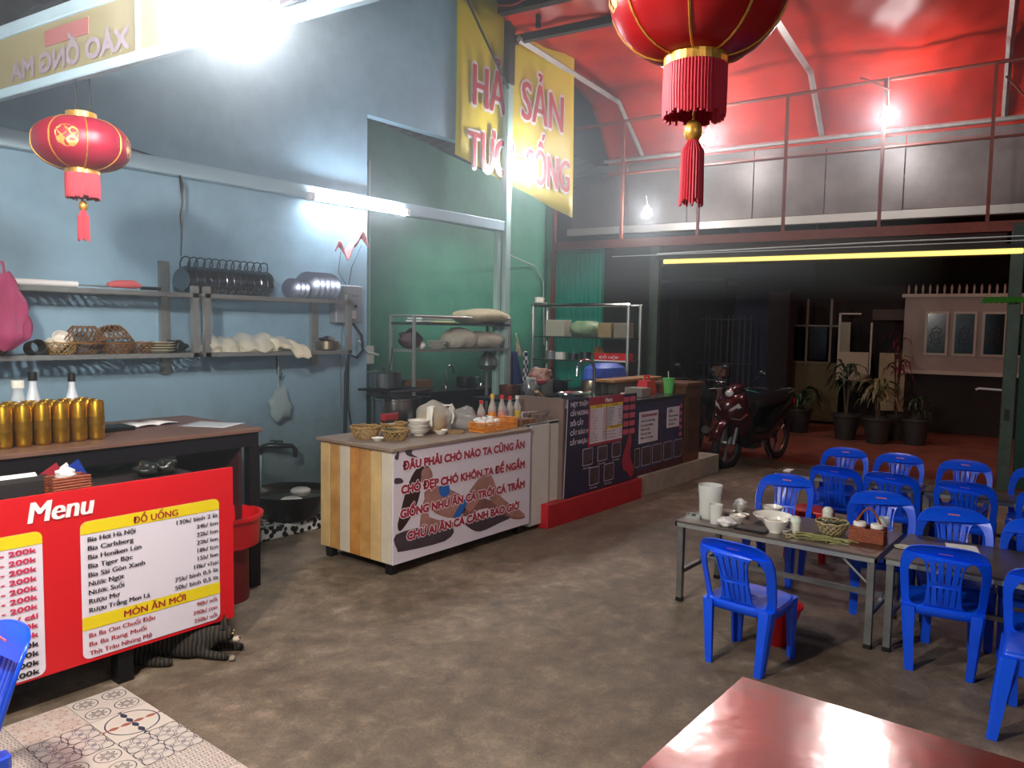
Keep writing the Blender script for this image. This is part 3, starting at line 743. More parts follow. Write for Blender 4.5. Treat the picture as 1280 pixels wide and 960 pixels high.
MB().box((-.12, -.12, .34), (.12, .12, .36), bev=.01, seg=2).build('seat', red_p, rs, smooth=True)
for sx in (-1, 1):
    for sy in (-1, 1): leg_mesh(sx*.13, sy*.13, sx*.1, sy*.1, .35).build('leg', red_p, rs, smooth=True)
pl = MB().box((-.05, -.03, 0), (.05, .03, .012), bev=.003).build('napkin_pack', paper, None, loc=(6.42, 2.12, .49)); tag(pl, 'white pack lying on the left end of the far table', 'napkins')
# ------------------------------------------------------------------ bar table, cash counter, menu board
wood = M('brown_tabletop', '7a5a4c', .45, var=.3, vs=3)
bt = thing('bar_table', 'tall brown-topped table with black frame behind the menu board', 'table', (1.9, 4.65, 0))
MB().box((-2.2, -.5, .975), (.86, .42, 1.0), bev=.004).build('tabletop', wood, bt)
MB().box((-2.18, -.48, .89), (.84, -.43, .975)).box((-2.18, .35, .89), (.84, .4, .975)).box((.79, -.43, .89), (.84, .35, .975)).build('apron', black, bt)
for (x, y) in ((.81, -.455), (.81, .37), (-1.6, -.455), (-1.6, .37)):
    MB().box((x-.035, y-.03, 0), (x+.035, y+.03, .89)).build('leg', black, bt)
MB().box((.79, -.42, .1), (.83, .34, .135)).build('stretcher', black, bt)
MB().box((.72, -.45, .3), (.74, .3, .975)).build('side_panel', M('dark_red_panel', '3a1c1c', .5), bt)
cc = thing('cash_counter', 'low black counter carrying the red menu board', 'counter', (1.0, 3.75, 0))
MB().box((-1.6, -.28, .835), (1.1, .22, .86)).build('counter_top', M('dark_brown_top', '241a1a', .5), cc)
MB().box((-1.6, .19, .22), (1.1, .22, .835)).build('back_panel', black, cc)
for x in (-.9, .59, 1.05):
    MB().box((x-.035, -.27, 0), (x+.035, -.2, .835)).build('leg', black, cc); MB().box((x-.035, .12, 0), (x+.035, .19, .835)).build('leg', black, cc)
mb = thing('menu_board', 'big red menu board with white price panels and the word Menu', 'sign', (0, 3.46, 0))
redv = M('red_vinyl', 'c8101a', .45); whv = M('white_vinyl', 'd9d2dc', .45); yev = M('yellow_band', 'e0c818', .45); blt = M('black_print', '1a1214', .5); rdt = M('dark_red_print', '9c1c26', .5); pkt = M('crimson_print', 'c0254c', .5)
MB().box((-.35, 0, .155), (2.125, .02, .925)).build('board', redv, mb)
MB().poly(rrect(1.398, .172, 2.046, .782, .03, -.003)).build('price_panel', whv, mb)
MB().poly(rrect(.3, .165, 1.25, .778, .03, -.003)).build('price_panel', whv, mb)
def band(x0, z0, x1, z1, top=None):
    if top: MB().poly([(x0, -.005, z0), (x1, -.005, z0)]+rrect(x0, z0, x1, z1, .03, -.005)[:12]).build('yellow_band', yev, mb)
    else: MB().poly([(x0, -.005, z0), (x1, -.005, z0), (x1, -.005, z1), (x0, -.005, z1)]).build('yellow_band', yev, mb)
band(1.398, .726, 2.046, .782, 1); band(1.398, .302, 2.046, .36); band(.3, .724, 1.25, .778, 1)
text('Menu', .09, 1.2, -.006, .815, whp, mb, w=.255, bold=.022, shear=.18)
text('ĐỒ UỐNG', .03, 1.623, -.007, .735, rdt, mb, w=.21, bold=.02)
text('MÓN ĂN MỚI', .031, 1.575, -.007, .315, rdt, mb, w=.29, bold=.02)
for k, (a, b, wa, wb) in enumerate((('Bia Hơi Hà Nội', '130k/ bình 2 lít', .205, .21), ('Bia Carlsberg', '24k/ lon', .195, .11), ('Bia Heniken Lùn', '22k/ lon', .23, .11), ('Bia Tiger Bạc', '22k/ lon', .19, .11),
        ('Bia Sài Gòn Xanh', '18k/ lon', .245, .108), ('Nước Ngọt', '15k/ lon', .15, .106), ('Nước Suối', '10k/ chai', .15, .125), ('Rượu Mơ', '75k/ bình 0,5 lít', .13, .222), ('Rượu Trắng Men Lá', '50k/ bình 0,5 lít', .265, .222))):
    z = .692-.0392*k
    text(a, .0215, 1.427, -.007, z, blt, mb, w=wa, bold=.022); text(b, .021, 2.036, -.007, z-.002, blt, mb, w=wb, bold=.016, align='RIGHT')
for k, (a, b, wa, wb) in enumerate((('Ba Ba Om Chuối Đậu', '90k/ nồi', .29, .105), ('Ba Ba Rang Muối', '390k/ con', .25, .125), ('Thịt Trâu Nhúng Mẻ', '250k/ nồi', .275, .12))):
    z = .267-.04*k
    text(a, .0205, 1.424, -.007, z, rdt, mb, w=wa, bold=.02); text(b, .02, 2.028, -.007, z+.001, rdt, mb, w=wb, bold=.016, align='RIGHT')
for k in range(14):
    z = .693-.0395*k
    s = '50k / cái' if k == 7 else '100k - 200k'
    text(s, .021, 1.224, -.007, z, pkt if k < 10 else blt, mb, w=.16 if k == 7 else .235, bold=.03, align='RIGHT')
# tiles in front ------------------------------------------------------
def tile_mat(key, kind, colA, colB, colC):
    m = bpy.data.materials.new(key); m.use_nodes = True; nt = m.node_tree; L = nt.links; b = nt.nodes['Principled BSDF']; b.inputs['Roughness'].default_value = .28
    def N(t, **k):
        n = nt.nodes.new(t)
        for a, v in k.items(): setattr(n, a, v)
        return n
    tc = N('ShaderNodeTexCoord'); sp = N('ShaderNodeSeparateXYZ'); L.new(tc.outputs['Object'], sp.inputs[0])
    def mt(op, a, bb=None, c=None):
        n = N('ShaderNodeMath', operation=op)
        for i, v in enumerate((a, bb, c)):
            if v is None: continue
            if isinstance(v, (int, float)): n.inputs[i].default_value = v
            else: L.new(v, n.inputs[i])
        return n.outputs[0]
    x, y = sp.outputs[0], sp.outputs[1]
    if kind in (0, 2, 4) or key == 'tile_scroll': x = mt('MULTIPLY', mt('SUBTRACT', mt('ABSOLUTE', x), .059), 1.75); y = mt('MULTIPLY', mt('SUBTRACT', mt('ABSOLUTE', y), .059), 1.75)
    r = mt('SQRT', mt('ADD', mt('MULTIPLY', x, x), mt('MULTIPLY', y, y))); a = mt('ARCTAN2', y, x)
    def band_(v, c, w): return mt('LESS_THAN', mt('ABSOLUTE', mt('SUBTRACT', v, c)), w)
    if kind == 0:      # ring, petals
        p = mt('MULTIPLY', mt('ABSOLUTE', mt('SINE', mt('MULTIPLY', a, 4))), .055)
        m1 = mt('MAXIMUM', band_(r, .082, .0035), mt('LESS_THAN', mt('ABSOLUTE', mt('SUBTRACT', r, p)), .006)); m2 = band_(r, mt('ADD', p, .03) if False else .03, .012)
    elif kind == 1:    # quatrefoil scrolls
        p = mt('ADD', .05, mt('MULTIPLY', mt('COSINE', mt('MULTIPLY', a, 4)), .022))
        p2 = mt('ADD', .105, mt('MULTIPLY', mt('COSINE', mt('MULTIPLY', a, 4)), -.022))
        m1 = mt('MAXIMUM', band_(r, p, .004), band_(r, p2, .004)); m2 = mt('MAXIMUM', mt('LESS_THAN', r, .02), band_(r, mt('ADD', p, .022), .005))
    elif kind == 2:    # big flower, leaf tips
        p = mt('ADD', .06, mt('MULTIPLY', mt('COSINE', mt('MULTIPLY', a, 8)), .035))
        m1 = band_(r, mt('ADD', p, .03), .003); m2 = mt('LESS_THAN', mt('ABSOLUTE', mt('SUBTRACT', mt('MULTIPLY', r, 1), mt('MULTIPLY', p, .8))), .012)
    elif kind == 3:    # leafy cross
        l1 = mt('LESS_THAN', mt('ABSOLUTE', y), mt('MULTIPLY', mt('ABSOLUTE', mt('SINE', mt('MULTIPLY', x, 62))), .012))
        l2 = mt('LESS_THAN', mt('ABSOLUTE', x), mt('MULTIPLY', mt('ABSOLUTE', mt('SINE', mt('MULTIPLY', y, 62))), .012))
        m1 = mt('MAXIMUM', l1, band_(r, .1, .003)); m2 = l2
    else:              # small lattice
        s1 = mt('SINE', mt('MULTIPLY', x, 94)); s2 = mt('SINE', mt('MULTIPLY', y, 94)); q = mt('MULTIPLY', s1, s2)
        m1 = band_(q, .45, .14); m2 = mt('GREATER_THAN', mt('MULTIPLY', q, -1), .7)
    mx = N('ShaderNodeMix', data_type='RGBA'); mx.inputs['A'].default_value = lin(colA); mx.inputs['B'].default_value = lin(colC); L.new(m2, mx.inputs[0])
    m3 = N('ShaderNodeMix', data_type='RGBA'); L.new(mx.outputs['Result'], m3.inputs['A']); m3.inputs['B'].default_value = lin(colB); L.new(m1, m3.inputs[0])
    L.new(m3.outputs['Result'], b.inputs['Base Color']); return m
tmats = [tile_mat('tile_ring', 0, 'b9afa6', '2c2c34', '8c847e'), tile_mat('tile_scroll', 1, 'b6aca3', '2c2b33', '77717c'), tile_mat('tile_flower', 2, 'b8aca2', '7c544a', 'a07e70'),
         tile_mat('tile_leaf', 3, 'bcb3a8', '222c44', '8c5040'), tile_mat('tile_lattice', 4, 'b6aca2', '2a2a32', '7c5850')]
plat = struct(MB().box((-3.2, .3, -.01), (1.545, 3.43, .008)).build('tile_platform', M('grout', '8f867c', .8)))
proto = []
for m in tmats:
    proto.append(None)
S = .235
for i in range(7):
    for j in range(8):
        x = 1.545-S*(i+.5); y = 3.43-S*(j+.5)
        k = (i*7+j*3+i*j) % 5
        if proto[k] is None:
            o = MB().box((-S/2+.0015, -S/2+.0015, 0), (S/2-.0015, S/2-.0015, .006)).build('tile', tmats[k], plat); proto[k] = o
        else:
            o = proto[k].copy(); C.objects.link(o)
        o.location = (x, y, .008); o.rotation_euler.z = (i+j) % 4*pi/2
# cat -------------------------------------------------------------------
def cat():
    t = thing('cat', 'dark tabby cat lying under the right end of the menu board', 'cat', (1.93, 3.53, 0), 0)
    fm = bpy.data.materials.new('tabby_fur'); fm.use_nodes = True; nt = fm.node_tree; b = nt.nodes['Principled BSDF']; b.inputs['Roughness'].default_value = .9
    tc = nt.nodes.new('ShaderNodeTexCoord'); wv = nt.nodes.new('ShaderNodeTexWave'); wv.inputs['Scale'].default_value = 16; wv.inputs['Distortion'].default_value = 4; wv.inputs['Detail'].default_value = 3
    nt.links.new(tc.outputs['Object'], wv.inputs[0]); r = nt.nodes.new('ShaderNodeValToRGB'); r.color_ramp.elements[0].color = lin('0f0d0b'); r.color_ramp.elements[1].color = lin('3c3328')
    r.color_ramp.elements[0].position = .35; nt.links.new(wv.outputs['Fac'], r.inputs[0]); nt.links.new(r.outputs[0], b.inputs['Base Color'])
    # body stretched along -x (rump) to +x (head)
    pts = [(-.02, 0, .075, .07), (-.12, .0, .075, .078), (-.24, .01, .075, .08), (.07, -.01, .085, .058), (.125, -.02, .105, .042), (.165, -.035, .115, .05), (.205, -.055, .1, .028),
           (.06, -.06, .03, .026), (.13, -.085, .022, .02), (.19, -.105, .02, .021),          # near foreleg to paw
           (.09, .05, .03, .026), (.17, .03, .022, .019), (.25, .0, .02, .02),              # far foreleg
           (-.24, -.07, .045, .045), (-.14, -.11, .025, .026), (-.06, -.12, .018, .02),      # hind leg folded
           (-.32, .03, .05, .03), (-.4, .09, .03, .018), (-.42, .18, .022, .015), (-.36, .26, .02, .012)]
    ed = [(0, 1), (1, 2), (0, 3), (3, 4), (4, 5), (5, 6), (3, 7), (7, 8), (8, 9), (3, 10), (10, 11), (11, 12), (2, 13), (13, 14), (14, 15), (2, 16), (16, 17), (17, 18), (18, 19)]
    skin('body', pts, ed, fm, t)
    for s in (-1, 1):
        c = Vector((.155, -.03+s*.027, .148)); 
        w = MB(); w.loft([[c+Vector(p) for p in ((-.012, -.016, 0), (.016, -.014, 0), (.018, .014, 0), (-.01, .016, 0))], [c+Vector((0, s*.008, .045))+Vector(p)*.1 for p in ((-.012, -.016, 0), (.016, -.014, 0), (.018, .014, 0), (-.01, .016, 0))]])
        w.build('ear', fm, t, smooth=True)
        MB().sphere((.205, -.053+s*.019, .123), .0055, 12, 8).build('eye', M('cat_eye', 'a08c3c', .15), t, smooth=True)
    MB().sphere((.236, -.068, .102), .007, 10, 6, sx=.8).build('nose', M('cat_nose', '6a3c38', .5), t, smooth=True)
    MB().sphere((.222, -.062, .09), .02, 12, 8, sx=1, sz=.7).build('muzzle', M('cat_muzzle', 'a89c8c', .9), t, smooth=True)
    for k in range(3): MB().sphere((.205, -.12+.012*k, .013), .009, 10, 6, sx=1.6).build('toe', M('cat_paw', '8a7e70', .9), t, smooth=True)
    t.rotation_euler.z = radians(-38)
    return t
CAT = cat()
# things on the bar table ---------------------------------------------
gold = M('gold_can', 'c99a2e', .28, .9, var=.35, vs=30); gold_t = M('gold_print', '8a6416', .4, .7)
can = thing('beer_can', '', 'can', (0, 0, 0), 0, 'tall gold cans on the bar table')
H = .215; R = .041
MB().lathe([(0, .004), (R*.75, 0), (R*.95, .008), (R, .018), (R, H-.02), (R*.86, H-.006), (R*.86, H), (R*.8, H), (R*.78, H-.005), (0, H-.005)], 22).build('can_body', gold, can, smooth=True)
MB().lathe([(R+.0006, H*.38), (R+.0006, H*.6)], 22).build('print_band', gold_t, can, smooth=True)
MB().box((-.012, -.006, H-.005), (.012, .006, H-.002), bev=.001).build('pull_tab', steel, can)
names = ['first', 'second', 'third', 'fourth', 'fifth', 'sixth', 'seventh']
n = 0
for j, yy in enumerate((4.36, 4.448, 4.536)):
    for i in range(7):
        x = 1.86-i*.089-(j*.0)
        lab = 'tall gold can in the %s, %s from the right' % (['front row on the bar table', 'middle row of cans', 'back row of cans'][j], names[i])
        if n == 0: can.location = (x, yy, 1.0); can['label'] = lab
        else: dup(can, (x, yy, 1.0), i*.7+j, lab)
        n += 1
def glass_bottle(loc, lab, mat, cap, h=.3, r=.035, neck=.012, group=None, liquid=None, lbl=None, name='bottle', k=None):
    t = thing(name, lab, 'bottle', loc, 0, group)
    MB().lathe([(0, .004), (r*.8, 0), (r, .008), (r, h*.5), (r*.9, h*.58), (neck*1.2, h*.74), (neck, h*.8), (neck, h*.95), (0, h*.95)], 20).build('glass', mat, t, smooth=True)
    MB().lathe([(neck*1.25, h*.87), (neck*1.25, h), (0, h)], 14).build('cap', cap, t, smooth=True)
    if liquid: MB().lathe([(0, .006), (r*.92, .006), (r*.92, h*.48), (0, h*.48)], 16).build('liquid', liquid, t, smooth=True)
    if lbl: MB().lathe([(r+.0008, h*.14), (r+.0008, h*.42)], 20).build('paper_label', lbl, t, smooth=True)
    return t
frost = M('frosted_glass', 'c9d2da', .3)
glass_bottle((1.66, 4.66, 1.0), 'white bottle with black cap behind the cans, left one', frost, black_p, .36, .04, .018, 'white bottles behind the gold cans', lbl=paper)
glass_bottle((1.86, 4.66, 1.0), 'white bottle with black cap behind the cans, right one', frost, black_p, .345, .04, .016, 'white bottles behind the gold cans', lbl=paper)
glass_bottle((1.58, 4.64, 1.0), 'clear plastic bottle with white cap behind the gold cans', clear('clear_bottle', 'dfe6ea', .4, .1), white_c, .32, .045, .025)
tr_ = MB().box((-.14, -.09, 0), (.1, .1, .025), bev=.008).build('black_folder', black_p, None, loc=(2.08, 4.66, 1.0)); tag(tr_, 'flat black folder on the bar table beside the cans', 'folder')
nb = thing('open_notebook', 'open notebook with white pages lying on the black folder', 'notebook', (2.34, 4.75, 1.0), .15)
MB().box((-.15, -.1, 0), (.15, .1, .004)).build('cover', M('notebook_cover', '3a2a3a', .6), nb)
for s in (-1, 1):
    w = MB(); w.grid(10, 2, lambda u, v: Vector((s*(.003+.138*u), -.095+.19*v, .006+.016*sin(u*2.6)*(1-u*.6)))); w.build('page', paper, nb, smooth='full', solid=.003)
ps = MB().grid(8, 6, lambda u, v: Vector((-.13+.26*u, -.16+.32*v, .0015+.002*sin(u*5)*sin(v*4)))).build('paper_sheet', M('grey_paper', 'b8bcc0', .6), None, smooth='full', loc=(2.62, 4.5, 1.0), solid=.001); ps.rotation_euler.z = .5; tag(ps, 'thin printed paper sheet at the right end of the bar table', 'paper')
# on the cash counter
wb = thing('wicker_box', 'rectangular wicker box with tissues on the cash counter', 'basket', (1.41, 3.6, .86), .0)
w = MB()
for j in range(9):
    z = .006+j*.012; e = .001*(j % 2)
    w.tube([(-.075-e, -.045-e, z), (.075+e, -.045-e, z), (.075+e, .045+e, z), (-.075-e, .045+e, z)], .006, 6, closed=True)
w.build('weave', wick_r, wb); MB().box((-.075, -.045, 0), (.075, .045, .006)).build('base', wick_r, wb)
crumple('tissue', 'crumpled white tissue sticking out of the wicker box', (1.4, 3.6, .945), .035, paper, 9, 'tissue', .8)
bx = thing('card_box', 'open dark carton left of the wicker box', 'box', (1.27, 3.72, .86))
MB().box((-.12, -.07, 0), (.12, .07, .09)).build('carton', M('dark_carton', '1c1618', .7), bx); MB().box((-.11, .04, .09), (.08, .075, .096), rx=.5).build('flap', paper, bx)
fg = thing('folded_leaflet', 'red, white and blue leaflet standing behind the wicker box', 'leaflet', (1.5, 3.82, .86), .2)
MB().box((-.14, 0, .0), (-.02, .004, .11), ry=-.5).build('red_panel', M('leaflet_red', 'a02838', .5), fg); MB().box((-.0, .0, .0), (.085, .004, .12), ry=-.5).build('blue_panel', M('leaflet_blue', '1c3a9a', .5), fg); MB().box((-.06, .005, 0), (.03, .009, .11), ry=-.5).build('white_panel', paper, fg)
dk = M('dark_glass', '20221f', .25)
for k, (x, lab) in enumerate(((1.83, 'dark rounded pot on the counter seen through the gap under the tabletop'), (1.93, 'dark lumpy bundle beside the pot under the bar table'))):
    crumple('dark_bundle', lab, (x+.05, 3.85, .86), .06, dk, 20+k, 'bundle', .6)
sk = thing('clear_bag', 'clear plastic bag of ice behind the counter under the bar table', 'bag', (2.0, 4.5, .0))
MB().box((-.22, -.16, 0), (.22, .16, .8), bev=.03, seg=2).build('crate', M('grey_crate', '6a7a78', .5, var=.3, vs=8), sk)
crumple('ice_bag', 'pale knotted bag lying on the grey crate', (2.0, 4.5, .8), .09, M('bag_film', 'b8c0a8', .4), 31, 'bag', .6)
rb = thing('red_basin', 'red plastic basin on the floor between menu board and table leg', 'basin', (2.47, 4.12, 0))
MB().lathe([(0, .32), (.11, .32), (.12, .3), (.2, .34), (.21, .5), (.225, .5), (.225, .52), (.2, .52), (.19, .35), (0, .33)], 28).build('wall', red_p, rb, smooth=True)
MB().lathe([(0, 0), (.14, 0), (.14, .32), (0, .32)], 20).build('pedestal', M('dark_red_plastic', '6a1014', .5), rb, smooth=True)
# ------------------------------------------------------------------ wall shelf
SY0, SY1 = 5.13, 5.44
def shelf_unit(x0, x1, lab, posts):
    t = thing('wall_shelf', lab, 'shelf', ((x0+x1)/2, 5.3, 0), 0); cx = (x0+x1)/2
    for z, nm in ((1.43, 'lower'), (1.85, 'upper')):
        w = MB()
        w.box((x0-cx, SY0-5.3, z-.03), (x1-cx, SY0-5.3+.02, z)); w.box((x0-cx, .12, z-.03), (x1-cx, .14, z))
        w.build('shelf_frame', steel, t)
        n = int((x1-x0)/.052)
        sl = None
        for k in range(n+1):
            x = x0-cx+(x1-x0)*k/n
            if sl is None:
                sl = MB().box((-.011, SY0-5.3+.02, -.012), (.011, .12, -.004)).build('slat', steel, t); sl.location = (x, 0, z)
            else:
                s2 = sl.copy(); C.objects.link(s2); s2.location = (x, 0, z)
    for x, y in posts:
        MB().box((x-cx-.022, y-5.3-.02, 1.4), (x-cx+.022, y-5.3+.02, 1.9)).build('post', steel, t)
    return t
shelf_unit(.6, 2.9, 'long left steel slatted wall shelf above the cans', ((2.88, 5.15),))
shelf_unit(2.95, 4.28, 'shorter right steel slatted wall shelf under the row of pots', ((2.97, 5.15), (4.26, 5.15)))
for x, z0, z1 in ((2.81, 1.27, 2.08), (4.12, 1.3, 1.85), (1.2, 1.27, 1.9)):
    o = MB().box((x-.04, 5.41, z0), (x+.0, 5.45, z1)).box((x, 5.43, z0), (x+.04, 5.45, z1)).build('wall_bracket', steel)
    tag(o, 'dark slotted wall bracket at %s' % ('the middle post of the shelves' if x == 2.81 else 'the steel pot end of the shelf' if x == 4.12 else 'the left part of the shelf'), 'bracket')
# pots on edge
pot = thing('hotpot_pan', '', 'pan', (0, 0, 0), 0, 'steel pans standing on edge on the upper shelf')
pm_ = M('pan_steel', '6f7a82', .18, .95, var=.25, vs=10)
rp_ = .098
w = MB().lathe([(0, 0), (rp_*.8, 0), (rp_*.93, .02), (rp_, .05), (rp_+.005, .053), (rp_*.95, .051), (rp_*.88, .024), (0, .008)], 30)
w.xf(Matrix.Translation((0, 0, rp_)) @ Matrix.Rotation(pi/2, 4, 'Y')); w.build('pan_body', pm_, pot, smooth=True)
w = MB(); w.tube([(.035, -.04, rp_*2-.014), (.038, -.046, rp_*2+.025), (.045, -.032, rp_*2+.06), (.045, 0, rp_*2+.07), (.045, .032, rp_*2+.06), (.038, .046, rp_*2+.025), (.035, .04, rp_*2-.014)], .005, 8)
w.build('loop_handle', M('dark_handle', '2c4048', .35, .6), pot, smooth=True)
for k in range(12):
    x = 2.86+k*.058
    lab = 'steel pan standing on edge on the upper shelf, number %s from the left' % ['one', 'two', 'three', 'four', 'five', 'six', 'seven', 'eight', 'nine', 'ten', 'eleven', 'twelve'][k]
    o = pot if k == 0 else dup(pot, (0, 0, 0), None, lab)
    o['label'] = lab; o.location = (x, 5.29, 1.85); o.rotation_euler = (0, 0, .35+random.uniform(-.12, .12))
lid = thing('metal_plate', '', 'plate', (0, 0, 0), 0, 'round metal plates at the right end of the upper shelf')
w = MB().lathe([(0, .03), (.04, .028), (.1, .012), (.13, 0), (.134, .002), (.13, .004), (.1, .016), (.04, .032), (0, .034)], 28); w.xf(Matrix.Translation((0, 0, .13)) @ Matrix.Rotation(-pi/2, 4, 'Y')); w.build('dish', M('blue_grey_metal', '8792a8', .3, .7), lid, smooth=True)
for k in range(8):
    x = 3.94+(k-3)*.052 if k >= 3 else 3.78+k*.045
    lab = 'round metal plate standing on edge, %s of the right-hand row' % ['first small one', 'second small one', 'third small one', 'first large one', 'second large one', 'third large one', 'fourth large one', 'last large one'][k]
    o = lid if k == 0 else dup(lid, (0, 0, 0), None, lab)
    o['label'] = lab; s = .62 if k < 3 else .86; o.scale = (s, s, s); o.location = (x, 5.28, 1.85); o.rotation_euler = (0, 0, .5)
# long tube and pink-handled tool on the left upper shelf
o = MB().tube([(1.35, 5.2, 1.872), (2.12, 5.19, 1.872)], .02, 10).build('white_tube', sock, None, smooth=True); tag(o, 'thin white tube lying along the left upper shelf', 'tube')
tw = thing('cleaver', 'knife with pink handle lying on the left upper shelf', 'knife', (2.33, 5.2, 1.86), .05)
MB().box((-.2, -.012, .004), (.0, .012, .012)).build('blade', steel, tw)
MB().tube([(-.02, 0, .02), (.04, 0, .028), (.15, 0, .03), (.2, 0, .022)], [.016, .026, .03, .012], 10).build('handle', M('pink_handle', 'd06468', .5), tw, smooth=True)
MB().tube([(.2, 0, .01), (.34, 0, .01)], .012, 8).build('end_rod', steel_d, tw)
# pink bag
pb = thing('pink_bag', 'pink plastic bag hanging at the left end of the shelf', 'bag', (1.62, 5.02, 1.47), 0)
pk = M('pink_film', 'e06a9c', .35, alpha=.72, trl=.4)
def bagf(u, v):
    a = 2*pi*u; r = .2*(1-.55*v**3)*(.9+.1*sin(a*5+v*7)+.06*sin(a*11-v*9)); r *= (.4+.6*min(1, v*6)) if v < .17 else 1
    return Vector((r*cos(a)*.85, r*sin(a)*.55, v*.44+.01*sin(a*6)))
w = MB(); w.grid(40, 18, bagf); w.build('film', pk, pb, smooth='full')
MB().tube([(-.04, 0, .43), (-.05, .05, .5), (0, .12, .52), (.05, .05, .5), (.04, 0, .43)], .008, 6).build('handles', pk, pb)
crumple('pink_packets', 'pale packets inside the pink bag on the lower shelf', (1.62, 5.26, 1.435), .08, M('pale_pink_fill', 'e8b8c8', .6), 44, 'packets', .9)
# lower shelf wares
lattice_basket((1.66, 5.3, 1.43), .12, .09, wick, 'round wicker basket beside the pink bag')
o = MB().lathe([(.04, -.06), (.045, -.06), (.045, .06), (.04, .06), (.04, -.06)], 20).xf(Matrix.Translation((0, 0, .046)) @ Matrix.Rotation(pi/2-.15, 4, 'X') ).build('bamboo_cup', M('dark_bamboo', '2e2a18', .6), None, smooth=True, loc=(1.87, 5.2, 1.43)); tag(o, 'dark hollow bamboo cup lying on its side on the lower shelf', 'cup')
lattice_basket((2.03, 5.24, 1.43), .1, .075, wick_l, 'wicker basket holding white bowls, left of the piled ones')
bowl('small_bowl', .06, .055, white_c, (2.0, 5.24, 1.46), 'white bowl in the wicker basket on the shelf, leaning left', tilt=.5, group='white bowls in the shelf basket')
bowl('small_bowl', .06, .055, white_c, (2.04, 5.27, 1.5), 'upper white bowl tilted on top in the wicker basket', tilt=.9, group='white bowls in the shelf basket')
for k, (x, y, z, tl_, lab) in enumerate(((2.2, 5.3, 1.43, 0, 'wicker basket at the bottom left of the shelf pile'), (2.37, 5.22, 1.43, 0, 'wicker basket at the bottom middle of the shelf pile'), (2.54, 5.28, 1.43, 0, 'wicker basket at the bottom right of the shelf pile'))):
    lattice_basket((x, y, z), .105, .07, wick, lab, group='wicker baskets piled on the lower shelf')
for (x, y, z, tl_, lab) in ((2.18, 5.26, 1.61, pi, 'upturned wicker basket on top of the shelf pile'), (2.34, 5.25, 1.6, pi-.35, 'tilted wicker basket on top of the shelf pile, right')):
    lattice_basket((x, y, z), .125, .11, wick, lab, group='wicker baskets piled on the lower shelf', tilt=tl_, rb=.5)
for k in range(4): plate(.115, M('cream_plate', 'c9c0a4', .35), (2.68, 5.29, 1.43+.018*k), 'cream plate, %s of the stack of four left of the shelf post' % ['lowest', 'second lowest', 'second highest', 'topmost'][k], 'cream plates left of the shelf post')
crumple('dark_bundle', 'small dark bundle behind the shelf post', (2.86, 5.36, 1.43), .07, dk, 51, 'bundle', .6)
cr = M('cream_bowl', 'd8d4be', .3)
for k in range(5):
    o = MB().lathe([(.085, 0), (.08, .03), (.06, .06), (.03, .075), (.03, .085), (.026, .085), (.026, .077), (0, .077)], 26).build('upturned_bowl', cr, None, smooth=True, loc=(3.06+k*.145, 5.26, 1.43))
    tag(o, 'upturned cream bowl on the lower shelf, %s from the post' % names[k], 'bowl', 'upturned cream bowls on the lower shelf')
film = clear('white_film', 'e6e4d4', .45, .4)
w = MB(); w.grid(40, 8, lambda u, v: Vector((2.98+.78*u, 5.13+.26*v-.03*(1 if v < .01 else 0), 1.545+.015*sin(u*31)+.02*sin(u*9+v*5)-.09*(abs(v-.5)*2)**3-(.05*max(0, (u-.8)/.2) if v < 2 else 0)))); o = w.build('plastic_sheet', film, None, smooth='full'); tag(o, 'milky plastic film draped over the upturned bowls', 'plastic film')
def clothf(u, v):
    x = 3.5+.33*u; y = 5.08+.25*v
    z = 1.49+.03*sin(u*7+v*3)+.012*sin(u*19)-.09*(u**2)*(1-v)*.8-.05*(abs(v-.5)*2)**4
    return Vector((x, y, z))
w = MB(); w.grid(24, 12, clothf); o = w.build('white_cloth', M('off_white_cloth', 'd9d4bc', .8, bump=.3, bs=30), None, smooth='full', solid=.01); tag(o, 'off-white cloth bag slumped over the shelf edge', 'cloth')
pt = thing('steel_pot', 'small steel pot at the right end of the lower shelf', 'pot', (4.13, 5.27, 1.43))
MB().lathe([(0, 0), (.09, 0), (.1, .01), (.1, .075), (.095, .075), (.092, .01), (0, .008)], 26).build('pot_body', M('worn_pot', 'a09078', .3, .9, var=.3, vs=12), pt, smooth=True)
crumple('black_rag', 'black rag bundled on the small steel pot', (4.13, 5.27, 1.485), .06, black_p, 61, 'rag', .5)
# electric box, cables
eb = thing('electric_box', 'grey metal switch box on the wall at the shelf end', 'switch box', (4.42, 5.45, 1.83))
MB().box((-.13, -.1, -.17), (.16, 0, .16), bev=.006).build('housing', M('box_grey', '8e959c', .5, .2, var=.1), eb)
for x, z in ((.02, .07), (.06, .07), (.1, .07)): MB().box((x-.01, -.104, z-.012), (x+.01, -.098, z+.012)).build('breaker', M('breaker_dark', '5a6068', .5), eb)
MB().tube([(.08, -.1, -.02), (.08, -.115, -.02)], .016, 12).build('knob', black_p, eb); MB().box((.03, -.104, -.13), (.09, -.1, -.06), bev=.001).build('warning_plate', paper, eb)
cb = M('black_cable', '101418', .5); cw = M('white_cable', 'b9c4c4', .5)
o = MB().tube([(4.52, 5.4, 1.66), (4.6, 5.38, 1.55), (4.62, 5.38, 1.42), (4.55, 5.38, 1.35), (4.47, 5.4, 1.38), (4.45, 5.42, 1.2), (4.45, 5.43, .7), (4.45, 5.43, .12)], .014, 8).build('power_cable', cb, None, smooth=True); tag(o, 'thick black cable running down the wall from the switch box', 'cable')
o = MB().tube([(4.49, 5.43, 1.38), (4.49, 5.43, .9), (4.52, 5.42, .7), (4.5, 5.43, .3)], .006, 6).build('power_cable', cb, None, smooth=True); tag(o, 'thin black cable beside the thick one on the wall', 'cable')
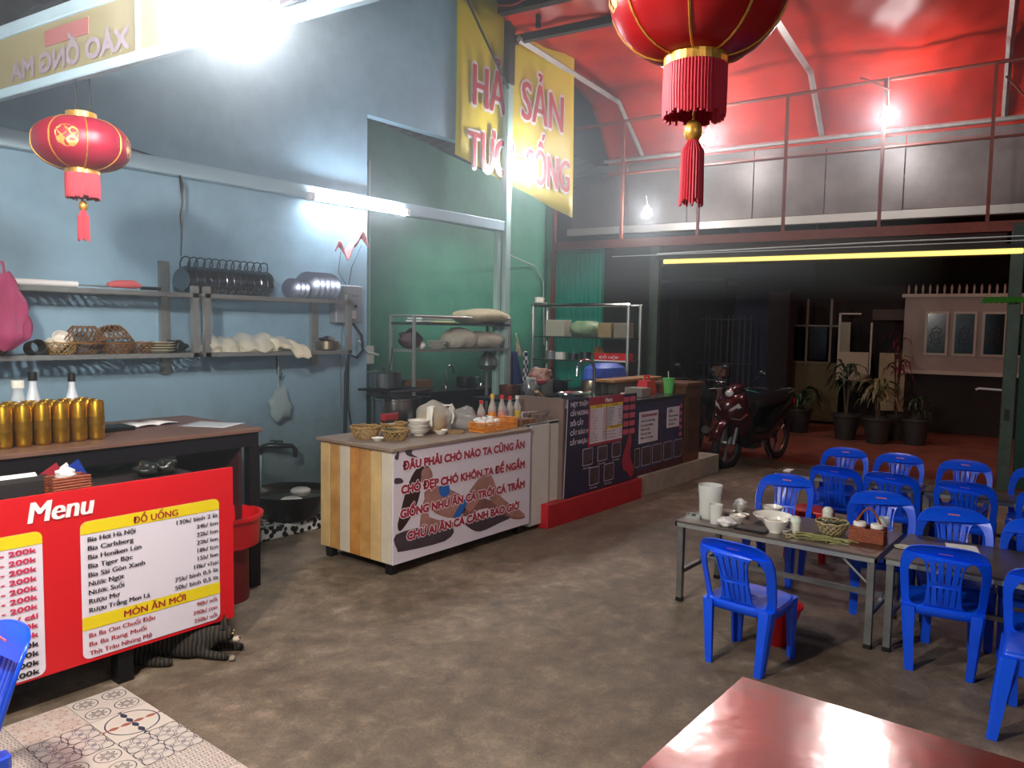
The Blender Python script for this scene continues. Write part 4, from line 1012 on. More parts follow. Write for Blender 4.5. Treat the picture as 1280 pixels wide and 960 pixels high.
o = MB().tube([(4.42, 5.43, 1.66), (4.4, 5.435, 1.3), (4.4, 5.435, .9)], .006, 6).build('conduit_cable', M('grey_cable', '6f8890', .5), None, smooth=True); tag(o, 'grey cable running straight down under the switch box', 'cable')
o = MB().tube([(4.6, 5.42, 1.5), (4.7, 5.42, 1.4), (4.85, 5.44, 1.37), (5.05, 6.4, 1.42)], .012, 6).build('conduit_cable', cw, None, smooth=True); tag(o, 'pale bent conduit crossing from the blue wall to the green recess', 'conduit')
cdt = thing('wall_conduit', 'pale vertical conduit with switch box in the green recess', 'conduit', (5.62, 6.48, 0))
MB().tube([(0, -.02, 1.4), (0, -.02, 3.4)], .018, 8).build('pipe', col_m, cdt, smooth=True); MB().box((-.06, -.05, 1.22), (.06, .0, 1.42), bev=.006).build('junction_box', white_c, cdt)
# hooks, bag on wall
o = MB().tube([(2.9, 5.36, 2.69), (2.9, 5.33, 2.62), (2.905, 5.33, 2.5), (2.89, 5.33, 2.4), (2.9, 5.34, 2.3), (2.9, 5.36, 2.12)], [.008, .016, .008, .012, .004, .003], 6).build('hanging_hook', black_p, None, smooth=True); tag(o, 'dark hook and cord hanging from the wall beam over the pans', 'hook')
o = MB().tube([(3.72, 5.4, 1.4), (3.72, 5.39, 1.24), (3.75, 5.39, 1.2), (3.77, 5.39, 1.24)], .006, 6).build('hanging_hook', black_p, None); tag(o, 'small black hook under the lower shelf', 'hook')
hbg = thing('hanging_bag', 'clear knotted plastic bag hanging on the wall over the tap', 'bag', (3.74, 5.38, .86))
w = MB(); w.sphere((0, 0, .1), .1, 24, 14, sx=1.05, sy=.5, sz=1.1); w.warp(lambda c: Vector((c.x*(1+.12*sin(c.z*60)), c.y, c.z+.02*sin(c.x*50)+(.06 if c.z > .17 else 0)))); w.build('film', M('grey_film', '93a8ac', .3, alpha=.75), hbg, smooth='full')
MB().tube([(0, 0, .2), (-.02, 0, .3), (-.01, 0, .5)], [.02, .008, .006], 6).build('knot', M('grey_film', '93a8ac'), hbg)
o = MB().grid(14, 6, lambda u, v: Vector((4.32+.34*u, 5.4-.05*v, 2.28+.13*u+.09*v*sin(2+u*8)+.03*sin(u*17)))).build('pink_ribbon', M('pink_cloth', 'd88a8c', .7), None, smooth='full', solid=.01); tag(o, 'pink cloth ribbon hung under the tube light', 'ribbon')
o = MB().tube([(4.38, 5.4, 2.28), (4.36, 5.41, 2.1), (4.44, 5.4, 2.0)], .003, 5).tube([(4.6, 5.38, 2.36), (4.5, 5.4, 2.15), (4.47, 5.4, 2.0)], .003, 5).build('ribbon_cord', black_p); tag(o, 'thin cords between pink ribbon and switch box', 'cord')
tap = thing('wall_tap', 'old dark wall tap over the basin', 'tap', (3.58, 5.45, .64))
dmt = M('dark_brass', '2a3436', .4, .7)
MB().tube([(0, 0, -.06), (0, -.03, -.02), (0.0, -.06, .01), (.03, -.09, .02), (.12, -.14, .015), (.2, -.17, .01), (.225, -.18, -.02), (.225, -.18, -.085)], [.018, .02, .02, .022, .024, .02, .02, .018], 10).build('spout', dmt, tap, smooth=True)
MB().tube([(.08, -.12, .03), (.08, -.12, .055)], .01, 8).tube([(.04, -.1, .06), (.13, -.15, .05)], .009, 8).build('valve_handle', dmt, tap, smooth=True)
MB().tube([(0, -.02, -.06), (-.01, -.01, -.5)], .02, 8).build('supply_pipe', M('blue_pipe', '7f9ca4', .5), tap, smooth=True)
bs_ = thing('wash_basin', 'wide dark aluminium basin full of water under the tap', 'basin', (3.66, 5.12, .1))
MB().lathe([(0, .004), (.16, 0), (.2, .02), (.31, .2), (.335, .215), (.335, .222), (.3, .205), (.19, .03), (0, .016)], 36).build('basin_wall', M('dark_aluminium', '34302c', .35, .8, var=.3), bs_, smooth=True)
MB().lathe([(0, .175), (.285, .175), (.285, .17), (0, .17)], 32).build('water', M('dish_water', '4c4a44', .08), bs_, smooth=True)
for (x, y, lab) in ((3.56, 4.98, 'white bowl floating at the front of the wash basin'), (3.82, 5.22, 'white bowl floating at the back right of the wash basin')):
    o = MB().lathe([(0, .01), (.06, .012), (.08, .0), (.082, -.015), (0, -.02)], 20).build('white_bowl', white_c, None, smooth=True, loc=(x, y, .29)); tag(o, lab, 'bowl', 'white bowls in the wash basin')
# pebble-dash wash pad
pm2 = bpy.data.materials.new('pebble_mosaic'); pm2.use_nodes = True; nt = pm2.node_tree; b = nt.nodes['Principled BSDF']; tc = nt.nodes.new('ShaderNodeTexCoord')
vo = nt.nodes.new('ShaderNodeTexVoronoi'); vo.inputs['Scale'].default_value = 22; nt.links.new(tc.outputs['Object'], vo.inputs[0]); r = nt.nodes.new('ShaderNodeValToRGB')
r.color_ramp.elements[0].position = .44; r.color_ramp.elements[0].color = lin('16171a'); r.color_ramp.elements[1].position = .52; r.color_ramp.elements[1].color = lin('d6d4cc'); nt.links.new(vo.outputs['Distance'], r.inputs[0]); nt.links.new(r.outputs[0], b.inputs['Base Color']); b.inputs['Roughness'].default_value = .4
struct(MB().box((3.3, 4.98, 0), (4.75, 5.45, .1), bev=.01).build('wash_pad', pm2))
# ------------------------------------------------------------------ plank cart with printed banner
ct = thing('food_cart', 'wooden plank-sided serving cart with white printed banner front', 'cart', (4.12, 4.02, 0))
X0, X1, Y0, Y1 = -.73, .745, -.36, .38
pl1 = M('oak_plank', 'c89b5c', .5, var=.28, vs=7, col2='a87840'); pl2 = M('pale_plank', 'cfc4b0', .5, var=.15, vs=7); pl3 = M('orange_plank', 'cc8f48', .5, var=.3, vs=7, col2='a56c30'); pl4 = M('straw_plank', 'd6b57c', .5, var=.25, vs=7)
ny = 7; wdt = (Y1-Y0)/ny
for k in range(ny):
    y1 = Y1-k*wdt
    MB().box((X0, y1-wdt+.007, .08), (X0+.014, y1, .828), bev=.002).build('plank', (pl4, pl1, pl2, pl3, pl1, pl4, pl2)[k], ct)
MB().box((X0+.016, Y0+.01, .085), (X1, Y1-.005, .825)).build('body_box', M('cart_inside', '3a2818', .7), ct)
MB().box((X0-.02, Y0-.02, .828), (X1, Y1+.03, .852), bev=.004).build('worktop', M('cart_top', '8f7a68', .45, var=.3, vs=6), ct)
for x in (X0+.05, X1-.06):
    for y in (Y0+.06, Y1-.06): MB().box((x-.03, y-.03, 0), (x+.03, y+.03, .09), bev=.004).build('foot', black_p, ct)
MB().box((X0+.002, Y0-.008, .08), (X1, Y0+.002, .845)).build('banner_sheet', M('banner_white', 'd6ccd6', .5), ct)
def prt(name, pts, mat, dy=0):
    w = MB(); w.poly([(x-4.12, Y0-.0095-dy, z) for x, z in smooth_loop(pts, 3)]); return w.build(name, mat, ct)
hair = M('print_dark_hair', '3a201c', .5, var=.4, vs=20); skn = M('print_skin', 'b07c70', .5, var=.35, vs=9); rkm = M('print_rock', '4a3c44', .5, var=.4, vs=12); bkm = M('print_blue_cloth', '1f5fae', .5)
F = [('rock', [(4.101, .234), (4.334, .224), (4.584, .214), (4.650, .175), (4.483, .153), (4.265, .132), (4.147, .179)], rkm, 0),
 ('rock', [(3.416, .282), (3.715, .279), (3.968, .214), (3.883, .141), (3.483, .156), (3.426, .182)], rkm, 0),
 ('leaf_spot', [(3.405, .804), (3.44, .83), (3.431, .776), (3.405, .782)], rkm, 0), ('leaf_spot', [(3.495, .83), (3.571, .838), (3.552, .802), (3.611, .767), (3.515, .793)], rkm, 0),
 ('leaf_spot', [(3.405, .656), (3.46, .648), (3.478, .618), (3.405, .619)], rkm, 0), ('leaf_spot', [(3.677, .178), (3.799, .167), (3.758, .139)], rkm, .0004),
 ('hair', [(3.554, .648), (3.611, .697), (3.700, .699), (3.721, .668), (3.651, .663), (3.633, .523), (3.576, .405), (3.463, .300), (3.429, .335), (3.452, .414), (3.498, .545)], hair, .0004),
 ('arm', [(3.673, .474), (3.734, .449), (3.725, .342), (3.967, .259), (3.968, .222), (3.676, .258), (3.635, .323)], skn, .0006),
 ('head', [(3.651, .677), (3.720, .685), (3.752, .620), (3.702, .584), (3.648, .595)], skn, .0008),
 ('torso', [(3.672, .517), (3.794, .549), (3.964, .485), (4.075, .414), (4.099, .326), (3.967, .290), (3.796, .351), (3.714, .424)], skn, .0008),
 ('leg_print', [(3.988, .331), (4.307, .376), (4.583, .224), (4.811, .145), (4.663, .151), (4.333, .297), (4.100, .277)], M('print_skin_dark', '8a5a54', .5, var=.3, vs=9), .0008),
 ('leg_print', [(4.075, .391), (4.256, .545), (4.363, .540), (4.402, .464), (4.236, .364), (4.145, .303)], skn, .001),
 ('leg_print', [(4.327, .538), (4.388, .529), (4.504, .351), (4.80, .166), (4.663, .163), (4.455, .287), (4.330, .411)], skn, .0012),
 ('blue_cloth', [(3.814, .531), (3.902, .551), (3.925, .476), (3.847, .460)], bkm, .0014), ('blue_cloth', [(3.967, .302), (4.075, .407), (4.105, .371), (4.028, .284)], bkm, .0014)]
for a in F: prt(*a)
cr_t = M('cart_lettering', 'a01838', .5)
for s, x, z, wd in (('ĐÂU PHẢI CHÓ NÀO TA CŨNG ĂN', 3.472, .703, 1.305), ('CHÓ ĐẸP CHÓ KHÔN TA ĐỂ NGẮM', 3.46, .545, 1.325), ('GIỐNG NHƯ ĂN CÁ TRÔI CÁ TRẮM', 3.453, .385, 1.335), ('CHỨ AI ĂN CÁ CẢNH BAO GIỜ', 3.516, .225, 1.21)):
    text(s, .055, x-4.12, Y0-.0122, z, whp, ct, w=wd, bold=.085, shear=.0, name='lettering_outline')
    text(s, .055, x-4.12, Y0-.0128, z, cr_t, ct, w=wd, bold=.04)
CZ = .852
lattice_basket((3.56, 4.12, CZ), .105, .085, wick_l, 'empty honey-coloured wicker basket at the cart corner', group=None, tw=.0045)
lattice_basket((3.67, 3.93, CZ), .1, .07, wick_l, 'wicker basket of greens on the cart beside the white bowls', 'herb_basket', filled=greens)
lattice_basket((3.83, 4.12, CZ), .095, .085, wick_l, 'wicker basket behind the greens on the cart', tw=.0045)
plate(.045, white_c, (3.55, 3.98, CZ), 'small white saucer with dark dip before the empty basket', h=.02)
for k in range(3): bowl('white_bowl', .085-.003*k, .05, white_c, (3.95, 3.99, CZ+k*.03), 'white bowl on the cart, %s of the stack of three' % ['bottom', 'middle', 'top'][k], food=(.7, white_c) if k == 2 else None)
plate(.055, white_c, (4.10, 3.91, CZ), 'white spoon dish leaning beside the bowl stack', h=.03)
o = MB().lathe([(0, 0), (.08, 0), (.085, .006), (.08, .012), (0, .012)], 24).build('bamboo_mat', wick_l, None, smooth=True, loc=(4.23, 3.9, CZ)); tag(o, 'flat straw coaster in front of the knotted bag', 'mat')
cardm = thing('packet', 'dark red printed packet standing on the cart behind the bowls', 'packet', (3.86, 4.2, CZ), .1)
MB().box((-.075, -.02, 0), (.075, .02, .15), bev=.006).build('pack', M('packet_black', '2a1416', .4), cardm); MB().box((-.076, -.022, .1), (.076, .022, .15), bev=.004).box((-.076, -.022, .02), (.076, .022, .045)).build('red_band', M('packet_red', '9c1c28', .4), cardm)
text('PHỞ BÒ', .018, -.06, -.024, .07, whp, cardm, w=.12) if False else MB().box((-.055, -.0225, .066), (.055, -.021, .08)).build('pale_print', whp, cardm)
pbg = thing('knotted_bag', 'white knotted plastic bag around a straw basket on the cart', 'bag', (4.14, 4.03, CZ))
w = MB(); w.sphere((0, 0, .115), .125, 36, 20, sx=1.1, sy=.95, sz=.98)
w.warp(lambda c: Vector((c.x*(1+.05*sin(c.z*70+c.y*30)), c.y*(1+.05*sin(c.z*50)), max(0, c.z)+.012*sin(c.x*40)*sin(c.y*37)))); w.build('film', M('milky_bag', 'f0ece0', .25, alpha=.3, trl=.2), pbg, smooth='full')
for s in (-1, 1):
    w = MB(); w.tube([(s*.05, -.05, .2), (s*.11, -.08, .2), (s*.13, -.09, .12), (s*.11, -.09, .06)], [.02, .026, .022, .012], 8, flat=.35); w.build('handle_loop', M('milky_bag_thick', 'e2ded0', .35), pbg, smooth=True)
MB().lathe([(0, .01), (.08, .01), (.105, .05), (.1, .13), (.07, .145), (0, .145)], 26, wob=lambda k, z: 1+.02*sin(k*3)).build('straw_basket', M('straw_gold', 'b48a3c', .7, var=.4, vs=60), pbg, smooth=True)
o = crumple('clear_bag', 'clear crinkled plastic bag beside the orange crate', (4.42, 3.96, CZ), .105, M('clear_film', 'b4b0ac', .15, alpha=.55, trl=.15), 71, 'bag', .8)
o = MB().loft([[Vector((x, y, 0)) for x, y in ((-.05, -.04), (.05, -.04), (.05, .04), (-.05, .04))], [Vector((x*.8, y*.8, .1)) for x, y in ((-.05, -.04), (.05, -.04), (.05, .04), (-.05, .04))], [Vector((x*.1, y*.1, .19)) for x, y in ((-.05, -.04), (.05, -.04), (.05, .04), (-.05, .04))]]).build('white_packet', paper, None, loc=(4.42, 4.1, CZ)); tag(o, 'pointed white paper packet behind the clear crinkled bag', 'packet')
org = M('orange_plastic', 'f09a1c', .4, trl=.2)
def crate(loc, sx, sy, h, lab, mat, rz=0):
    t = thing('plastic_crate', lab, 'crate', loc, rz)
    MB().box((-sx, -sy, 0), (sx, sy, .006)).build('base', mat, t)
    w = MB()
    for z in (.008, h*.5, h): w.tube([(-sx, -sy, z), (sx, -sy, z), (sx, sy, z), (-sx, sy, z)], .005, 4, closed=True)
    n = int(sx*2/.02)
    for k in range(n+1):
        for s in (-1, 1): w.box((-sx+2*sx*k/n-.003, s*sy-.002, 0), (-sx+2*sx*k/n+.003, s*sy+.002, h))
    for k in range(int(sy*2/.02)+1):
        for s in (-1, 1): w.box((s*sx-.002, -sy+k*.02-.003, 0), (s*sx+.002, -sy+k*.02+.003, h))
    w.build('side_grid', mat, t); return t
crate((4.5, 3.79, CZ), .135, .075, .07, 'orange slatted plastic crate full of white eggs on the cart', org)
crate((4.72, 3.82, CZ), .075, .08, .08, 'smaller orange plastic crate at the cart end', org)
for k, (x, y) in enumerate(((4.42, 3.79), (4.48, 3.83), (4.50, 3.77), (4.55, 3.82), (4.58, 3.77))):
    o = MB().sphere((0, 0, .04), .034, 16, 10, sz=.85).build('egg', white_c, None, smooth=True, loc=(x, y, CZ+.02)); tag(o, 'white egg heaped in the orange slatted crate, %s from the left' % names[k], 'egg', 'white eggs in the orange crate')
for k in range(3):
    crumple('white_tissue', 'white tissue stack on top of the orange crate, %s from the left' % names[k], (4.42+.07*k, 3.82, CZ+.06), .035, paper, 80+k, 'tissue', .6)
gl1 = clear('bottle_clear', 'd8d0c8', .5, .08)
for k, (x, y, h, liq, cp, lb, lab) in enumerate((
    (4.72, 4.05, .2, 'b8382c', red_p, None, 'slim red sauce bottle with red cap, leftmost on the cart'),
    (4.80, 4.0, .25, 'b8401c', M('yellow_cap', 'e0b040', .4), M('orange_label', 'e08a1e', .5), 'taller chilli sauce bottle with yellow cap'),
    (4.90, 3.98, .23, '8a3020', red_p, M('pink_label', 'd08a80', .5), 'clear round bottle with red cap and pink label'),
    (5.03, 4.0, .21, '5a2a1c', red_p, None, 'brown sauce bottle with red cap, fourth on the cart'),
    (5.13, 4.0, .21, '3a2a18', M('white_cap', 'd8d8cc', .4), M('yellow_label', 'd8b83c', .5), 'dark bottle with white cap and yellow label'))):
    glass_bottle((min(x, 4.83)+.0 if False else x, y, CZ-.0 if x < 4.85 else .86), lab, gl1, cp, h, .034, .014, 'sauce bottles at the end of the cart', M('sauce_'+liq, liq, .3), lb, 'sauce_bottle')
bxw = thing('wooden_crate', 'small brown wooden box at the right end of the cart', 'box', (4.95, 3.78, .86))
MB().box((-.1, -.05, 0), (.0, .05, .05), bev=.003).build('slat_box', M('brown_wood', '7a4a24', .6, var=.3), bxw); MB().box((.005, -.05, 0), (.09, .05, .048), bev=.003).build('slat_box', M('brown_wood2', '8a5c30', .6, var=.3), bxw)

# ------------------------------------------------------------------ white grill counter and poster counters
wc = thing('white_counter', 'white panelled grill counter between cart and posters', 'counter', (5.09, 3.95, 0))
MB().box((-.2, -.28, .04), (.06, -.26, .86), bev=.003).build('front_panel', white_p, wc)
MB().box((.065, -.27, .04), (.245, -.255, .88), bev=.003).build('front_panel', white_p, wc)
MB().box((-.2, -.26, .04), (.24, .38, .8)).build('cabinet_box', white_p, wc)
w = MB()
w.box((-.22, -.27, .855), (.24, -.25, .875)).box((-.22, .36, .855), (.24, .38, .875)).box((-.22, -.27, .8), (-.2, .38, .87)); w.build('steel_rim', steel, wc)
MB().box((-.16, -.2, .79), (.2, .32, .81)).build('char_tray', M('charcoal', '141210', .9), wc)
for k in range(4): MB().tube([(-.2+.0*k, -.2+.14*k, .885+.015*(k % 2)), (.24, -.2+.14*k, .9)], .007, 6).build('grill_bar', chrome, wc)
MB().tube([(-.2, -.18, .8), (-.19, -.18, .96), (.22, -.18, .95)], .01, 6).tube([(-.06, -.18, .955), (-.02, -.1, .88)], .008, 6).build('grill_handle', chrome, wc)
MB().box((-.2, -.2, 0), (-.14, -.14, .04)).box((.2, -.2, 0), (.24, -.14, .04)).build('foot', black_p, wc)
k1 = struct(MB().box((5.05, 3.60, 0), (6.62, 3.86, .2), bev=.004).build('kerb_red', M('red_painted_kerb', 'b01422', .5, var=.25, vs=8)))
k2 = struct(MB().box((6.63, 3.62, 0), (8.5, 3.9, .21), bev=.004).build('kerb_concrete', M('pale_concrete', 'a89c8c', .8, var=.3, vs=6, bump=.3)))
p1 = thing('poster_counter', 'sink counter fronted by the purple menu poster', 'counter', (5.92, 4.0, 0))
purp = M('purple_poster', '231c46', .45, var=.35, vs=2.5, col2='1c1228'); pw = M('poster_white', 'c8bccb', .5); pr_ = M('poster_red', 'a01c34', .5)
MB().box((-.59, -.33, .2), (.6, .3, .95)).build('cabinet_box', M('dark_cabinet', '2a2624', .6), p1)
MB().poly([(-.608, -.372, .205), (.585, -.372, .21), (.6, -.372, 1.04), (-.572, -.372, 1.05)], (0, .006, 0)).build('poster', purp, p1)
MB().box((-.63, -.366, .2), (-.6, .1, 1.055)).build('side_frame', M('weathered_board', '7a6258', .7, var=.3), p1)
MB().poly([(-.622, -.374, .2), (-.606, -.374, .205), (-.57, -.374, 1.05), (-.585, -.374, 1.05)]).build('poster_edge', pw, p1)
MB().box((-.59, -.35, .94), (.6, .32, .97)).build('sink_top', steel_d, p1)
for s, z, wd in (('MẸT THẬP CẨM', .982, .4), ('CẦY HƯƠNG', .905, .27), ('DỒI CẦY', .818, .2), ('CẦY XÀO MĂNG', .738, .4), ('CẦY NHỰA MẬN', .654, .38)):
    text(s, .036, 5.388-5.92, -.376, z, pw, p1, w=wd, bold=.03)
MB().box((-.255, -.385, .61), (.325, -.378, 1.045)).build('small_menu', pr_, p1)
for x0, x1 in ((-.243, .025), (.035, .313)):
    MB().poly([(x0, -.387, .635), (x1, -.387, .635), (x1, -.387, .975), (x0, -.387, .975)]).build('price_panel', whv, p1)
    MB().poly([(x0, -.388, .945), (x1, -.388, .945), (x1, -.388, .975), (x0, -.388, .975)]).build('yellow_band', yev, p1)
MB().poly([(.035, -.388, .74), (.313, -.388, .74), (.313, -.388, .768), (.035, -.388, .768)]).build('yellow_band', yev, p1)
text('Menu', .035, -.0, -.389, .993, whp, p1, w=.12, bold=.04, shear=.15)
text('CÁC MÓN', .015, -.15, -.39, .953, rdt, p1, w=.09); text('ĐỒ UỐNG', .015, .12, -.39, .953, rdt, p1, w=.1); text('MÓN ĂN MỚI', .014, .1, -.39, .748, rdt, p1, w=.14)
L1 = ['Hải Sản', 'Hàu', 'Ngao', 'Mực Trứng', 'Tôm Nướng', 'Cá Hồi', 'Lẩu Cá', 'Ốc Hương', 'Cua', 'Ghẹ', 'Sò Huyết', 'Nghêu Hấp', 'Lẩu Hải Sản']
for k, s in enumerate(L1):
    z = .922-.0222*k; mt_ = pkt if k < 9 else blt
    text(s, .0105, -.235, -.39, z, mt_, p1, w=.05+.006*len(s), bold=.02); text('200k', .0105, .018, -.39, z, mt_, p1, w=.05, align='RIGHT', bold=.02)
L2 = (('Bia Hơi Hà Nội', '130k'), ('Bia Carlsberg', '24k/ lon'), ('Bia Heniken Lùn', '22k/ lon'), ('Bia Tiger Bạc', '22k/ lon'), ('Bia Sài Gòn', '18k/ lon'), ('Nước Ngọt', '15k/ lon'), ('Nước Suối', '10k'), ('Rượu Mơ', '75k/ bình'), ('Rượu Trắng', '50k/ bình'))
for k, (a, b) in enumerate(L2):
    z = .928-.0205*k
    text(a, .0105, .042, -.39, z, blt, p1, w=.03+.006*len(a), bold=.02); text(b, .0105, .306, -.39, z, blt, p1, w=.009*len(b), align='RIGHT', bold=.02)
for k, (a, b) in enumerate((('Ba Ba Om Chuối Đậu', '90k'), ('Ba Ba Rang Muối', '390k'), ('Thịt Trâu Nhúng Mẻ', '250k'))):
    text(a, .011, .042, -.39, .715-.028*k, rdt, p1, w=.14, bold=.02); text(b, .011, .306, -.39, .715-.028*k, rdt, p1, w=.045, align='RIGHT', bold=.02)
phm = M('food_photo', '5a4048', .5, var=.6, vs=28, col2='2c1c24'); 
def photo(par, x0, z0, x1, z1, y, lx=0):
    MB().poly(rrect(x0, z0, x1, z1, .015, y)).build('photo_frame', pw, par); MB().poly(rrect(x0+.006, z0+.006, x1-.006, z1-.006, .012, y-.001)).build('photo_print', phm, par)
for x0, z0, x1, z1 in ((-.333, .448, -.167, .6), (-.09, .457, .078, .595), (.158, .461, .32, .6), (-.22, .257, -.052, .42), (.026, .26, .2, .42)):
    photo(p1, x0, z0, x1, z1, -.3755)
    text('Món Nướng', .016, x0+.015, -.376, z0-.03, pw, p1, w=.12, bold=.01)
for r_ in range(5):
    for c_ in range(2): MB().poly(rrect(.345+c_*.12, .655+r_*.077, .45+c_*.12, .705+r_*.077, .012, -.3755)).build('price_tag', M('poster_pink', 'c8506a', .5), p1)
MB().poly([(x-5.92, -.375, z) for x, z in smooth_loop([(6.27, .42), (6.33, .55), (6.4, .66), (6.44, .6), (6.42, .45), (6.5, .3), (6.44, .23), (6.36, .3), (6.3, .32)], 3)]).build('red_ribbon_print', pr_, p1)
p2 = thing('poster_counter', 'farther dark-topped counter fronted by posters with two notices', 'counter', (7.08, 4.0, 0))
MB().box((-.52, -.33, .215), (.5, .3, .93)).build('cabinet_box', M('dark_cabinet', '2a2624'), p2)
MB().poly([(-.545, -.352, .26), (.5, -.352, .3), (.48, -.352, .945), (-.52, -.352, .945)], (0, .006, 0)).build('poster', M('violet_poster', '3a3560', .45, var=.35, vs=2.5, col2='2a2440'), p2)
MB().poly([(-.545, -.35, .215), (.5, -.35, .215), (.5, -.35, .3), (-.545, -.35, .26)], (0, .004, 0)).build('lower_trim', M('maroon_trim', '4a1420', .5), p2)
MB().box((-.53, -.36, .93), (.52, .33, .965), bev=.004).build('stone_top', M('dark_stone', '2c2830', .25, var=.4, vs=20), p2)
for x0, z0, x1, z1, n_ in ((-.465, .53, -.08, .84, 6), (.12, .632, .395, .845, 4)):
    MB().box((x0, -.358, z0), (x1, -.353, z1)).build('notice_sheet', whv, p2)
    text('THỰC ĐƠN NHÀ HÀNG' if n_ == 6 else 'LẨU', .024, x0+.03, -.36, z1-.05, pr_ if n_ == 6 else blt, p2, w=(x1-x0)-.06 if n_ == 6 else .08, bold=.03)
    for k in range(n_-1): text(['Hải sản tươi sống', 'Các món nướng', 'Món hấp', 'Lẩu các loại', 'Phục vụ cả ngày'][k], .02, x0+.03, -.36, z1-.1-.042*k, blt, p2, w=(.28, .24, .18, .2, .26)[k]*(1 if n_ == 6 else .75), bold=.02)
for x0, x1 in ((-.55, -.435), (-.396, -.21), (-.178, .02), (.064, .26), (.3, .49)): photo(p2, max(x0, -.535), .3, x1, .49, -.3535)
for k in range(5): MB().poly(rrect(.41, .52+k*.075, .47, .565+k*.075, .01, -.3535)).build('price_tag', M('poster_pink', 'c8506a'), p2)
# cabinet at the end, board
wd2 = M('varnished_wood', '6a3c1c', .4, var=.35, vs=8)
wcb = thing('wooden_cabinet', 'varnished brown wooden cabinet at the end of the counters', 'cabinet', (7.83, 3.95, .21))
MB().box((-.2, -.3, 0), (.17, .3, .83)).build('body', wd2, wcb)
for z in (.12, .45): MB().box((-.16, -.315, z), (.13, -.3, z+.28), bev=.008).build('front_panel', M('varnished_wood_dark', '4a2812', .4, var=.3), wcb)
MB().box((-.22, -.33, .83), (.22, .33, .87), bev=.005).build('top', wd2, wcb)
o = MB().box((-.6, -.12, 0), (.45, .12, .03), bev=.004).build('wooden_board', M('light_board', 'a8763c', .5, var=.3), None, loc=(7.45, 4.2, 1.09)); tag(o, 'light wooden board lying behind the green cup', 'board')
o = MB().box((-.5, -.1, 0), (.4, .1, .12)).build('stone_ledge', M('mottled_stone', '4a463c', .6, var=.4, vs=20), None, loc=(7.45, 4.2, .968)); tag(o, 'mottled ledge carrying the light board', 'ledge')
gc = thing('green_cup', 'lime green drinking cup with a straw on the counter', 'cup', (7.52, 3.8, .966))
MB().lathe([(0, 0), (.045, 0), (.062, .16), (.058, .16), (.042, .01), (0, .01)], 24).build('cup_body', M('lime_plastic', '6fd06a', .4, trl=.2), gc, smooth=True)
MB().tube([(0, 0, .05), (-.02, 0, .24)], .005, 6).build('straw', white_c, gc); MB().lathe([(.06, .15), (.066, .158), (.066, .165), (.058, .165), (.058, .15)], 24).build('lip', M('lime_plastic', '6fd06a'), gc)
rx = thing('red_carrier', 'red plastic carrier box with handle beside the green cup', 'box', (7.3, 3.95, .966))
MB().loft([[Vector((x, y, 0)) for x, y in ((-.11, -.07), (.11, -.07), (.11, .07), (-.11, .07))], [Vector((x*.75, y*.75, .14)) for x, y in ((-.11, -.07), (.11, -.07), (.11, .07), (-.11, .07))]]).build('body', red_p, rx)
MB().tube([(-.06, 0, .13), (-.05, 0, .19), (.05, 0, .19), (.06, 0, .13)], .012, 6).build('handle', red_p, rx)
gb = MB().box((-.08, -.1, 0), (.1, .1, .09), bev=.004).build('grey_box', M('grey_card', '8a8076', .7, var=.2), None, loc=(6.92, 3.85, .966)); tag(gb, 'grey lidded carton on the dark counter top', 'box')
o = MB().box((-.1, -.1, 0), (.1, .1, .02), bev=.004).build('white_tray', white_c, None, loc=(7.08, 3.98, .966)); tag(o, 'flat white tray lying before the red carrier', 'lid')
# sink with gooseneck tap
sn = thing('gooseneck_tap', 'tall curved steel tap rising over the purple poster', 'tap', (6.42, 4.05, .97))
pts = [(0, 0, -.02), (0, 0, .26)]+[(-.11+.11*cos(radians(a)), .06*(1-cos(radians(a)))/2, .26+.11*sin(radians(a))) for a in range(15, 181, 15)]+[(-.225, .06, .22)]
MB().tube(pts, .016, 10).build('neck', chrome, sn, smooth=True); MB().tube([(0, 0, -.0), (0, 0, .05)], .026, 12).build('base_collar', chrome, sn, smooth=True); MB().tube([(-.1, .02, 0), (-.1, .02, .05), (-.04, .02, .06)], .01, 8).build('lever', chrome, sn)
o = MB().lathe([(0, .01), (.12, 0), (.16, .05), (.17, .05), (.165, .06), (.15, .05), (0, .02)], 26).build('steel_bowl', chrome, None, smooth=True, loc=(6.15, 4.1, .97)); tag(o, 'shiny steel bowl in the sink left of the tap', 'bowl')
o = MB().lathe([(0, 0), (.05, 0), (.055, .05), (0, .06)], 18).build('soap_dish', steel, None, smooth=True, loc=(6.28, 4.15, .97)); tag(o, 'small steel cup beside the tap foot', 'cup')
o = MB().box((-.17, -.02, -.012), (.17, .02, .012), ry=.52).build('wooden_stick', M('raw_wood', 'a8845c', .7, var=.2), None, loc=(5.6, 4.05, 1.0)); o.rotation_euler.z = .1; tag(o, 'raw wooden plank leaning beside the purple poster', 'plank')

